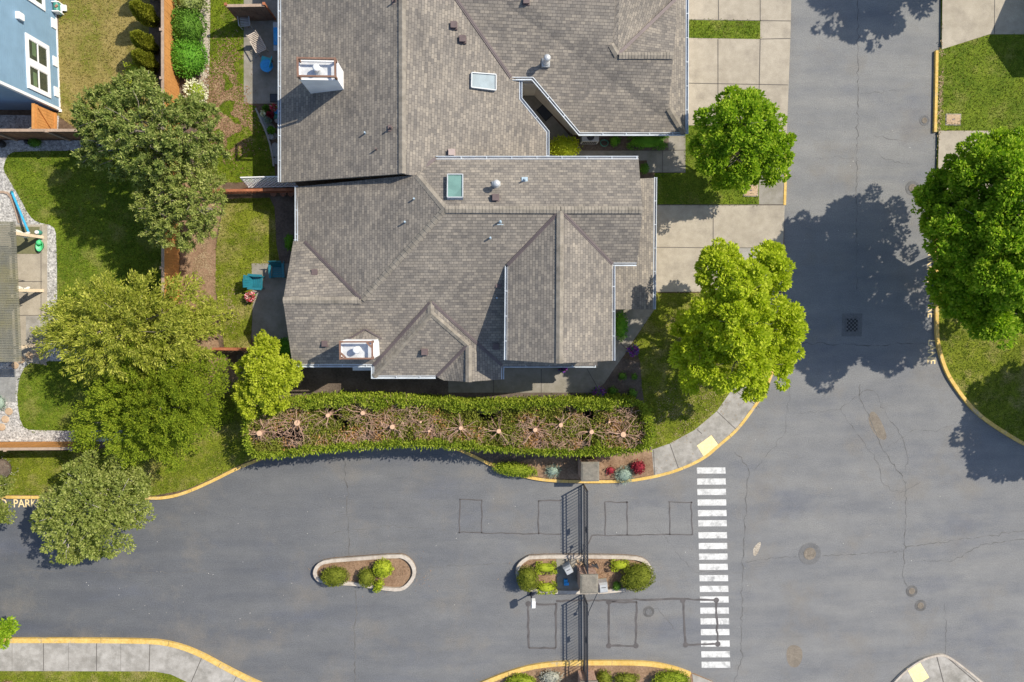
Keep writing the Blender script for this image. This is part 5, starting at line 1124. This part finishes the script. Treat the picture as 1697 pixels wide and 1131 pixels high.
nz = lambda P, s, o=0.: np.array([noise.noise(Vector((x * s + o, y * s, o))) for x, y in P])
rim = hedge_leaves(64000, lambda d, P: HZ - .08 + nz(P, 1.6) * .22 + nz(P, 5., 2.) * .12 - np.clip(d - .35, 0, 1) * .35 + rg.normal(0, .06, len(d)) - (d < .12) * rg.uniform(0, .5, len(d)), lambda d, P: rg.random(len(d)) < np.clip(1.15 + .6 * nz(P, 1.9, 40.) - d / (.18 + .38 * np.clip(nz(P, .8, 7.) + .35, 0, 1)), .0, 1), .11, .06, .5)
per = np.concatenate([hw, hw[:1]]); seg = np.linalg.norm(np.diff(per, axis=0), axis=1); cum = np.concatenate([[0], np.cumsum(seg)])
n = 26000; u = rg.uniform(0, cum[-1], n); i = np.searchsorted(cum, u, 'right') - 1; t_ = ((u - cum[i]) / seg[i])[:, None]; Pp = per[i] * (1 - t_) + per[i + 1] * t_
tn = per[i + 1] - per[i]; nrm = np.stack([tn[:, 1], -tn[:, 0]], 1); nrm /= np.linalg.norm(nrm, axis=1, keepdims=True); sgn = np.sign(((Pp - cen) * nrm).sum(1))[:, None]; nrm *= sgn
z = rg.uniform(.2, HZ + .05, n); Q = np.concatenate([Pp + nrm * rg.normal(0, .07, (n, 1)), z[:, None]], 1); side = leaf_quads(rg, Q, np.concatenate([nrm, np.full((n, 1), .4)], 1), .13, .075, .3)
quads_mesh('foliage', np.concatenate([rim, side]), 'leaf_hedge', hedge)
inner = hedge_leaves(60000, lambda d, P: 1.9 + rg.uniform(-.3, .28, len(d)) + nz(P, .8, 3.) * .25, lambda d, P: (d > .2) & (nz(P, .75, 12.) + .35 * nz(P, 2.2, 5.) + rg.normal(0, .14, len(d)) > -.16), .12, .06, .5)
quads_mesh('inner_foliage', inner, 'leaf_twig', hedge)
P = rg.uniform(lo, hi, (9000, 2)); P = P[inside(P, hw)]; P = P[(edge_dist(P, hw) > .12)]; P = P[nz(P, .55, 20.) + rg.normal(0, .15, len(P)) > -.08]
mb = MB()
for x, y in P[:2300]:
    a = Vector((x, y, rg.uniform(1.9, 2.4))); d = Vector((rg.normal(0, 1), rg.normal(0, 1), rg.normal(.05, .2))).normalized(); m_ = a + d * rg.uniform(.1, .3); d2 = (d + Vector(rg.normal(0, .35, 3))).normalized(); mb.tube([a, m_, m_ + d2 * rg.uniform(.08, .3)], [rg.uniform(.009, .018), .009, .004], 3, False)
mb.build('bare_twigs', 'wood_bare', hedge)
dead = P[nz(P, .9, 33.) > .02]; Qd = np.concatenate([np.repeat(dead, 6, 0) + rg.normal(0, .12, (len(dead) * 6, 2)), rg.uniform(1.9, 2.2, (len(dead) * 6, 1))], 1)
quads_mesh('dead_leaves', leaf_quads(rg, Qd, rg.normal(0, 1, Qd.shape), .11, .06, .5), leaf_mat('leaf_dead', (.22, .11, .04), (.40, .21, .07), (.50, .31, .13), .1, 3.), hedge)
for px, py, r in ((429.5, 718.5, .145), (492, 701.5, .155), (543, 689, .11), (601, 685, .12), (650, 708, .13), (711, 715, .07), (763.5, 710, .11), (826.5, 715, .125), (887, 713, .12), (929.5, 705, .12), (980.5, 716.5, .125), (1033, 720.5, .15), (697, 700, .06), (1010, 700, .06)):
    zt = 2.4; c = at(px, py, zt); mb = MB(); b0 = Vector((c.x, c.y, .1)); mb.tube([b0, b0 + Vector((.03, .02, 1.2)), c - Vector((0, 0, .015))], [r * 1.25, r * 1.1, r], 10)
    big = r > .1; m = int(rg.integers(13, 22)) if big else 6
    for j in range(m):
        a = j * 6.283 / m + rg.normal(0, .45); ln = rg.uniform(.35, 1.2) * (r / .12); h0 = rg.uniform(.04, .35); p = c + Vector((0, 0, -h0))
        e = p + Vector((math.cos(a) * ln, math.sin(a) * ln * .85, rg.uniform(.0, .22))); e.z = min(e.z, 2.46); e = e if inside(np.array([[e.x, e.y]]), hw)[0] else p.lerp(e, .45)
        m_ = p.lerp(e, .5) + Vector((rg.normal(0, .05), rg.normal(0, .05), .03)); w = rg.uniform(.011, .027)
        mb.tube([p, m_, e], [w, w * .75, w * .35], 5)
        for q in range(3): s0 = m_.lerp(e, rg.uniform(0, .8)); a2 = a + rg.normal(0, .7); s1 = s0 + Vector((math.cos(a2), math.sin(a2), rg.uniform(-.1, .5))) * rg.uniform(.15, .4); mb.tube([s0, s1], [w * .45, w * .2], 3, False)
    o = mb.build('topped_trunk', 'wood_bare', hedge); mb = MB(); mb.lathe(c - Vector((0, 0, .012)), [(r * .98, 0), (r * .96, .02), (r * .3, .024), (.01, .024)], 14); mb.build('cut_face', 'wood_cut', o)

B = bush
B('shrub', 'oval clipped yellow green shrub at the left end of the smaller island', 557, 951, .80, .57, .8, 'leaf_box', 1, .1, .08, .05, 330)
B('shrub', 'round clipped shrub at the upper middle of the smaller island', 636, 938, .56, .52, .75, 'leaf_bright', 2, .1, .08, .05, 330)
B('shrub', 'round clipped shrub in the centre of the smaller island', 609.5, 953, .47, .54, .75, 'leaf_box', 3, .1, .08, .05, 330)
B('shrub', 'small narrow shrub overhanging the lower kerb of the smaller island', 628.5, 968, .24, .42, .45, 'leaf_bright', 4, .1, .08, .05, 330, rz=-.5)
B('shrub', 'tall dense rounded shrub at the left end of the gate island', 873, 953, .62, .72, 1.15, 'leaf_box', 5, .1, .07, .045, 380, core='leaf_box')
B('shrub', 'low yellow green clipped shrub along the upper kerb of the gate island', 904, 938.5, .62, .31, .5, 'leaf_bright', 6, .1, .085, .055, 330, box=True)
B('shrub', 'low yellow green clipped shrub along the lower kerb of the gate island', 905, 971, .60, .31, .5, 'leaf_bright', 7, .1, .085, .055, 330, box=True)
B('shrub', 'low yellow green shrub to the right of the island pillar', 1026, 934, .54, .31, .5, 'leaf_bright', 8, .1, .085, .055, 330, box=True)
B('shrub', 'large domed shrub at the right end of the gate island', 1053, 950, .98, .80, 1.2, 'leaf_box', 9, .1, .07, .045, 380, rz=.35)
B('shrub', 'small ragged green shrub at the lower right of the gate island', 1021, 969, .22, .26, .4, 'leaf_round_dark', 10, .1, .08, .05, 300)
B('shrub', 'spreading green shrub at the left of the bottom kerb bed', 862, 1127, .92, .5, .6, 'leaf_hedge', 11, .12, .09, .055, 300)
B('shrub', 'silvery sage plant in the bottom kerb bed beside the gate', 912, 1119, .62, .40, .5, 'leaf_sage', 12, .12, .12, .04, 240, fluff=.15, up=.2)
B('shrub', 'round shrub right of the bottom gate pillar', 999.5, 1120, .45, .48, .6, 'leaf_box', 13, .12, .08, .05, 320)
B('shrub', 'two lobed low shrub in the middle of the bottom kerb bed', 1036, 1121.5, .78, .34, .5, 'leaf_box', 14, .12, .08, .05, 320, fluff=.1)
B('shrub', 'large dense shrub at the right end of the bottom kerb bed', 1109, 1123, 1.15, .62, .8, 'leaf_hedge', 15, .12, .09, .055, 300)
B('shrub', 'long low shrub along the kerb left of the hedge pillar', 853, 776.5, 1.3, .40, .55, 'leaf_hedge', 16, .12, .09, .055, 300, rz=-.13)
B('shrub', 'round dark red shrub in the bed right of the hedge pillar', 1056, 772.5, .38, .38, .55, 'leaf_red', 17, .12, .08, .05, 330)
B('shrub', 'small sparse red shrub in the bed nearest the hedge pillar', 1011, 779, .22, .24, .3, 'leaf_red', 18, .12, .08, .05, 200, fluff=.2)
B('grass_clump', 'large blue grey fescue clump beside the red shrub', 1034, 786, .48, .42, .35, 'leaf_blue', 19, .12, .22, .022, 330, cat='grass clump', up=.2, fluff=.15)
B('grass_clump', 'blue green fescue clump in the shadow left of the hedge pillar', 915.5, 779.5, .36, .30, .3, 'leaf_blue', 20, .12, .22, .022, 330, cat='grass clump', up=.2, fluff=.15)
B('shrub', 'leafy green shrub under the right front gutter beside the path', 1027, 540, .36, .80, .7, 'leaf_round', 21, .13, .09, .055, 220, fluff=.12)
for i, (px, py, r, lb) in enumerate(((1030, 623, .22, 'small green shrub in the dark bed, upper left of four'), (1050, 624, .17, 'small green shrub in the dark bed, upper right of four'), (1014, 648, .28, 'small green shrub in the dark bed, lower left of four'), (1047, 651, .26, 'small green shrub in the dark bed, lower right of four'))): B('shrub', lb, px, py, r, r, .35, 'leaf_round_dark', 30 + i, .13, .08, .05, 220, fluff=.15, group='small shrubs in the front bed')
B('shrub', 'long boxy clipped green shrub in front of the garage wall', 1070, 237, 1.12, .40, .75, 'leaf_round', 40, .13, .07, .045, 420, box=True)
B('shrub', 'small round shrub in the dark bed left of the boxy shrub', 1018, 235, .27, .3, .45, 'leaf_round', 41, .13, .08, .05, 300)
B('shrub', 'bright yellow leafed shrub in the corner between the two roofs', 932, 250, .85, .62, 1.3, 'leaf_young', 42, .13, .11, .07, 200, fluff=.14)
B('shrub', 'dark green shrub beside the lower house corner at the entry path', 1066, 281, .25, .28, .5, 'leaf_round_dark', 43, .13, .08, .05, 260)
B('shrub', 'round deep green shrub, upper of two beside the orange fence', 317, 52, .97, .98, 1.2, 'leaf_round_dark', 44, .13, .10, .06, 330)
B('shrub', 'round bright green shrub, lower of two beside the orange fence', 318, 102, 1.05, 1.0, 1.2, 'leaf_round', 45, .13, .10, .06, 330)
B('shrub', 'pale tipped rhododendron at the top of the fence bed', 321, 10, .8, .75, 1.1, 'leaf_rhodo', 46, .13, .13, .07, 190, fluff=.14)
B('shrub', 'pale cream flowering shrub at the edge of the pine', 330, 158, .55, .62, .9, 'petal_white', 47, .13, .11, .07, 170, fluff=.16, core='leaf_hedge')
B('shrub', 'open yellow green shrub at the foot of the conifers in the dry lawn', 240, 128, .75, .55, 1.1, 'leaf_bright', 48, .13, .13, .07, 130, fluff=.2, core='leaf_hedge')
B('shrub', 'small green shrub in the shaded gravel below the brown fence', 62, 238, .32, .24, .4, 'leaf_round_dark', 49, .13, .08, .05, 300)
B('shrub', 'green shrub in the dark bed beside the left gutter', 483, 402, .22, .42, .8, 'leaf_round', 50, .13, .09, .055, 240, fluff=.14)
B('shrub', 'deep green shrub between patio and small yellow tree', 478, 578, .62, .58, 1.2, 'leaf_round', 51, .13, .10, .06, 260, fluff=.1)
B('shrub', 'pale leafless shrub in the round bed at the lower left edge', 8, 775, .7, .7, .9, 'leaf_sage', 52, .13, .12, .03, 60, fluff=.25, up=.2, core='mulch_dark')
B('shrub', 'small shrub in the bottom left lawn corner', 14, 1134, .3, .3, .3, 'litter', 53, .13, .08, .05, 200)
B('shrub', 'silvery low ground shrub in the gravel at the left edge', 2, 668, .3, .4, .3, 'leaf_blue', 54, .13, .08, .05, 220, fluff=.2)
# narrow upright evergreens along the fence
def upright(label, px, py, h, r, seed):
    rg = np.random.default_rng(seed); b = at(px, py, .12); t = thing('upright_evergreen', label, 'shrub', b, 'upright evergreens along the orange fence')
    n = 5200; u = rg.uniform(0, 1, n) ** .9; a = rg.uniform(0, 6.283, n); rad = r * np.sin(np.clip(u * .93 + .12, 0, 1.03) * np.pi) ** .7 * (1 + .14 * np.sin(a * 5 + u * 9)) * rg.uniform(.8, 1.05, n)
    P = np.stack([b.x + rad * np.cos(a), b.y + rad * np.sin(a), b.z + .05 + u * h], 1); D = np.stack([np.cos(a) * .6, np.sin(a) * .6, np.ones(n)], 1)
    quads_mesh('foliage', leaf_quads(rg, P, D, .11, .05, .25, .5), 'leaf_arbor', t)
    mb = MB(); mb.lathe(b, [(r * .4, 0), (r * .78, h * .3), (r * .74, h * .6), (r * .35, h * .9), (.02, h * .97)], 10); mb.build('inner_branches', 'leaf_arbor', t, True)
upright('narrow upright evergreen, topmost of the row along the fence', 258, -8, 2.3, .44, 60)
upright('narrow upright evergreen, second from the top along the fence', 257, 38, 2.5, .46, 61)
upright('narrow upright evergreen, third from the top along the fence', 256, 84, 2.4, .44, 62)
upright('narrow upright evergreen, lowest of the row along the fence', 257, 113, 2.35, .43, 63)
LAWNS['grass_deep'].append(([tuple(q) for q in [(1553, 330), (1558, 569), (1566, 597), (1586, 638), (1603, 662), (1646, 702), (1699, 735), (1780, 764), (1780, 330)]], .12))
for i, (k_, lf) in enumerate((('grass', ((.075, .105, .008), (.165, .185, .018), (.33, .29, .10))), ('grass_deep', ((.06, .10, .007), (.13, .175, .014), (.27, .26, .065))), ('grass_dry', ((.16, .14, .03), (.27, .215, .07), (.36, .29, .13))), ('grass_mixed', ((.06, .095, .006), (.13, .165, .012), (.25, .21, .07))))):
    M['blades_' + k_] = leaf_mat('blades_' + k_, *lf, .2, .7, .8)
    blades('grass_blades', ('sunlit mixed green lawn grass round the front house', 'deep green lawn grass by the driveways and gravel yard', 'dry straw coloured lawn grass beside the blue house', 'patchy lawn grass beside the upper patio')[i], 'blades_' + k_, LAWNS[k_], 90 + i)
# trees
def gb(px, py): return at(px, py, .12)
tree('maple_tree', 'bright green round maple between the upper driveway and the lawn', gb(1190, 262), [(1228, 208, 46, 4.8, .8), (1193, 205, 32, 4.4, .8), (1264, 212, 34, 4.4, .8), (1184, 252, 34, 3.8, .8), (1228, 262, 46, 4.0, .8), (1272, 254, 36, 3.8, .8), (1210, 168, 17, 4.2, 1), (1241, 170, 15, 4.2, 1), (1296, 236, 17, 3.7, .9), (1200, 288, 20, 3.2, .9), (1238, 292, 16, 3.2, .9), (1284, 284, 15, 3.2, .9)], 'leaf', 'leaf_maple', 71, .13, dens=5.5, cr=.34, per=170, L=.145, Wd=.10)
tree('maple_tree', 'large yellow green maple on the corner lawn above the sidewalk', gb(1186, 540), [(1195, 450, 38, 5.8, .8), (1272, 452, 34, 5.5, .8), (1235, 482, 42, 6.6, .8), (1225, 535, 55, 6.8, .75), (1172, 520, 40, 5.8, .8), (1288, 540, 42, 5.6, .8), (1163, 590, 42, 5.2, .8), (1218, 602, 48, 5.8, .8), (1268, 608, 42, 5.2, .8), (1306, 535, 17, 4.6, .9), (1142, 545, 24, 4, .9), (1240, 638, 22, 3.5, .9), (1188, 422, 19, 4.4, 1), (1277, 424, 16, 4.4, 1), (1290, 585, 28, 4, .9), (1150, 625, 20, 3.5, .9)], 'leaf', 'leaf_lime', 72, .16, dens=5.0, cr=.36, per=190, L=.155, Wd=.105)
tree('maple_tree', 'very large deep green tree overhanging the road at the right edge', gb(1590, 405), [(1640, 300, 72, 6.7, .7), (1705, 325, 90, 7.6, .7), (1612, 382, 74, 6.6, .7), (1680, 420, 90, 7.6, .7), (1606, 446, 50, 5.6, .7), (1640, 482, 58, 5.6, .7), (1695, 500, 46, 5, .8), (1565, 330, 46, 5.6, .8), (1725, 255, 60, 6, .8), (1780, 385, 100, 6.8, .7), (1598, 508, 26, 4.6, .9), (1546, 352, 33, 5.2, .9),  (1660, 528, 24, 4.6, .9), (1645, 258, 34, 5.4, .8), (1568, 498, 24, 4.6, .9), (1645, 528, 38, 6.2, .8), (1572, 470, 28, 5.4, .9), (1790, 470, 70, 6, .8)], 'leaf', 'leaf_big', 73, .22, dens=4.6, cr=.44, per=210, L=.165, Wd=.11, inner=.45)
tree('pine_tree', 'dark green bushy pine straddling the orange fence', gb(312, 252), [(172, 192, 44, 5, .7), (222, 162, 38, 5.4, .7), (240, 215, 66, 6.6, .65), (308, 218, 52, 5.6, .7), (330, 187, 28, 5, .8), (190, 248, 46, 5, .7), (152, 212, 26, 4.6, .9), (352, 250, 24, 4.6, .9), (262, 268, 48, 5.4, .7), (200, 168, 28, 5.2, .8), (148, 258, 20, 4.4, .9), (238, 130, 16, 4.8, .9)], 'pine', 'needle_pine', 74, .2, dens=15., L=.16, Wd=.055, per=56)
tree('pine_tree', 'paler olive pine below the dark one, at the lower end of the fence', gb(350, 350), [(292, 298, 52, 5.2, .7), (262, 338, 38, 4.6, .75), (322, 330, 48, 5, .7), (298, 372, 42, 4.5, .75), (346, 300, 26, 4.5, .8), (262, 384, 24, 4, .9), (338, 374, 22, 4, .9), (250, 300, 26, 4.6, .8), (310, 402, 14, 3.6, 1)], 'pine', 'needle_pine_pale', 75, .18, dens=26., L=.14, Wd=.045, per=34)
tree('oak_tree', 'olive green leafy tree leaning over the kerb words at lower left', gb(196, 812), [(110, 852, 42, 3.5, .8), (150, 830, 52, 4, .75), (205, 820, 42, 3.7, .8), (228, 802, 20, 3.3, .9), (150, 792, 36, 3.5, .8), (195, 788, 28, 3.3, .8), (110, 898, 30, 3.1, .9), (178, 880, 42, 3.5, .8), (130, 912, 15, 2.9, 1), (165, 904, 16, 2.9, 1), (222, 845, 28, 3.3, .9), (72, 860, 17, 3, .9)], 'leaf', 'leaf_olive', 76, .14, 'trunk_grey', dens=7.5, cr=.30, per=95, L=.12, Wd=.075, inner=.25)
tree('oak_tree', 'olive green branches reaching in at the left edge beside the kerb', gb(-50, 812), [(-25, 830, 34, 3.1, .9), (2, 802, 17, 2.9, .9), (6, 850, 13, 2.8, 1), (-45, 800, 40, 3.6, .8)], 'leaf', 'leaf_olive', 77, .12, 'trunk_grey', dens=7.5, cr=.30, per=95, L=.12, Wd=.075, inner=.25)
tree('young_tree', 'small yellow leafed tree at the left end of the hedge', gb(458, 612), [(436, 602, 28, 3.2, .9), (468, 620, 27, 3, .9), (425, 640, 29, 3, .9), (455, 652, 30, 3, .9), (440, 576, 18, 2.9, .9), (412, 610, 18, 2.8, .9), (416, 664, 22, 2.8, .9), (486, 620, 12, 2.7, 1), (436, 560, 9, 2.7, 1), (448, 630, 33, 3.4, .8)], 'leaf', 'leaf_young', 78, .08, dens=9., cr=.26, per=95, L=.14, Wd=.085)
tree('young_tree', 'leafy branch tip reaching in at the lower left edge over the kerb', gb(-35, 1078), [(-8, 1050, 20, 2.6, 1), (12, 1042, 12, 2.5, 1), (24, 1036, 7, 2.4, 1), (6, 1062, 8, 2.4, 1), (-40, 1050, 40, 3, .9)], 'leaf', 'leaf_maple', 79, .08, dens=9., cr=.24, per=95, L=.13, Wd=.085)
cedar('cedar_tree', 'big spreading yellow green cedar above the small lawn', 238, 545, 4.6, 4.7, 2.9, 'needle_cedar', 81, [(122, 540, 40, 3.4, .7), (178, 502, 40, 4.2, .7), (238, 490, 34, 4.4, .7), (300, 503, 38, 4.0, .7), (335, 530, 28, 3.4, .8), (200, 558, 58, 5, .65), (262, 550, 52, 4.8, .65), (152, 590, 38, 3.6, .7), (312, 556, 38, 3.8, .7), (100, 562, 24, 3, .8), (222, 608, 36, 3.8, .7), (350, 515, 14, 3.2, 1)], nb=150, rot=.05, Wd=.08, kd=5.0, fl=.17, fw=.05, fan=.60)
cedar('cedar_tree', 'dense green cedar standing left of the hedge end', 285, 660, 4.6, 4.4, 3.3, 'needle_cedar_green', 82, [(252, 622, 50, 4.2, .7), (312, 622, 44, 4, .7), (200, 660, 46, 4.2, .7), (272, 680, 60, 5, .65), (338, 652, 32, 3.6, .75), (222, 718, 46, 4, .7), (280, 738, 34, 3.6, .75), (162, 700, 36, 3.6, .75), (142, 728, 18, 3, .9), (328, 700, 26, 3.4, .8), (352, 612, 22, 3.4, .8)], nb=90, droop=.3, Wd=.08, kd=9.5, fl=.11, fw=.05, fan=.36)
# trees just outside the frame whose shadows fall into it
tree('shade_tree', 'tree just beyond the top edge shading the road', gb(1600, -120), [(1741, -234, 120, 6, .7), (1690, -205, 60, 5.5, .8), (1790, -280, 70, 6.5, .8)], 'leaf', 'leaf_big', 83, .2, dens=3., cr=.5, per=110, L=.25, Wd=.17)
tree('shade_tree', 'tree beyond the right edge shading the lower right lawn', gb(1801, 625), [(1950, 650, 115, 5, .7), (1900, 690, 70, 4.2, .8), (1990, 610, 80, 5.5, .8)], 'leaf', 'leaf_big', 84, .2, dens=3., cr=.5, per=110, L=.25, Wd=.17)
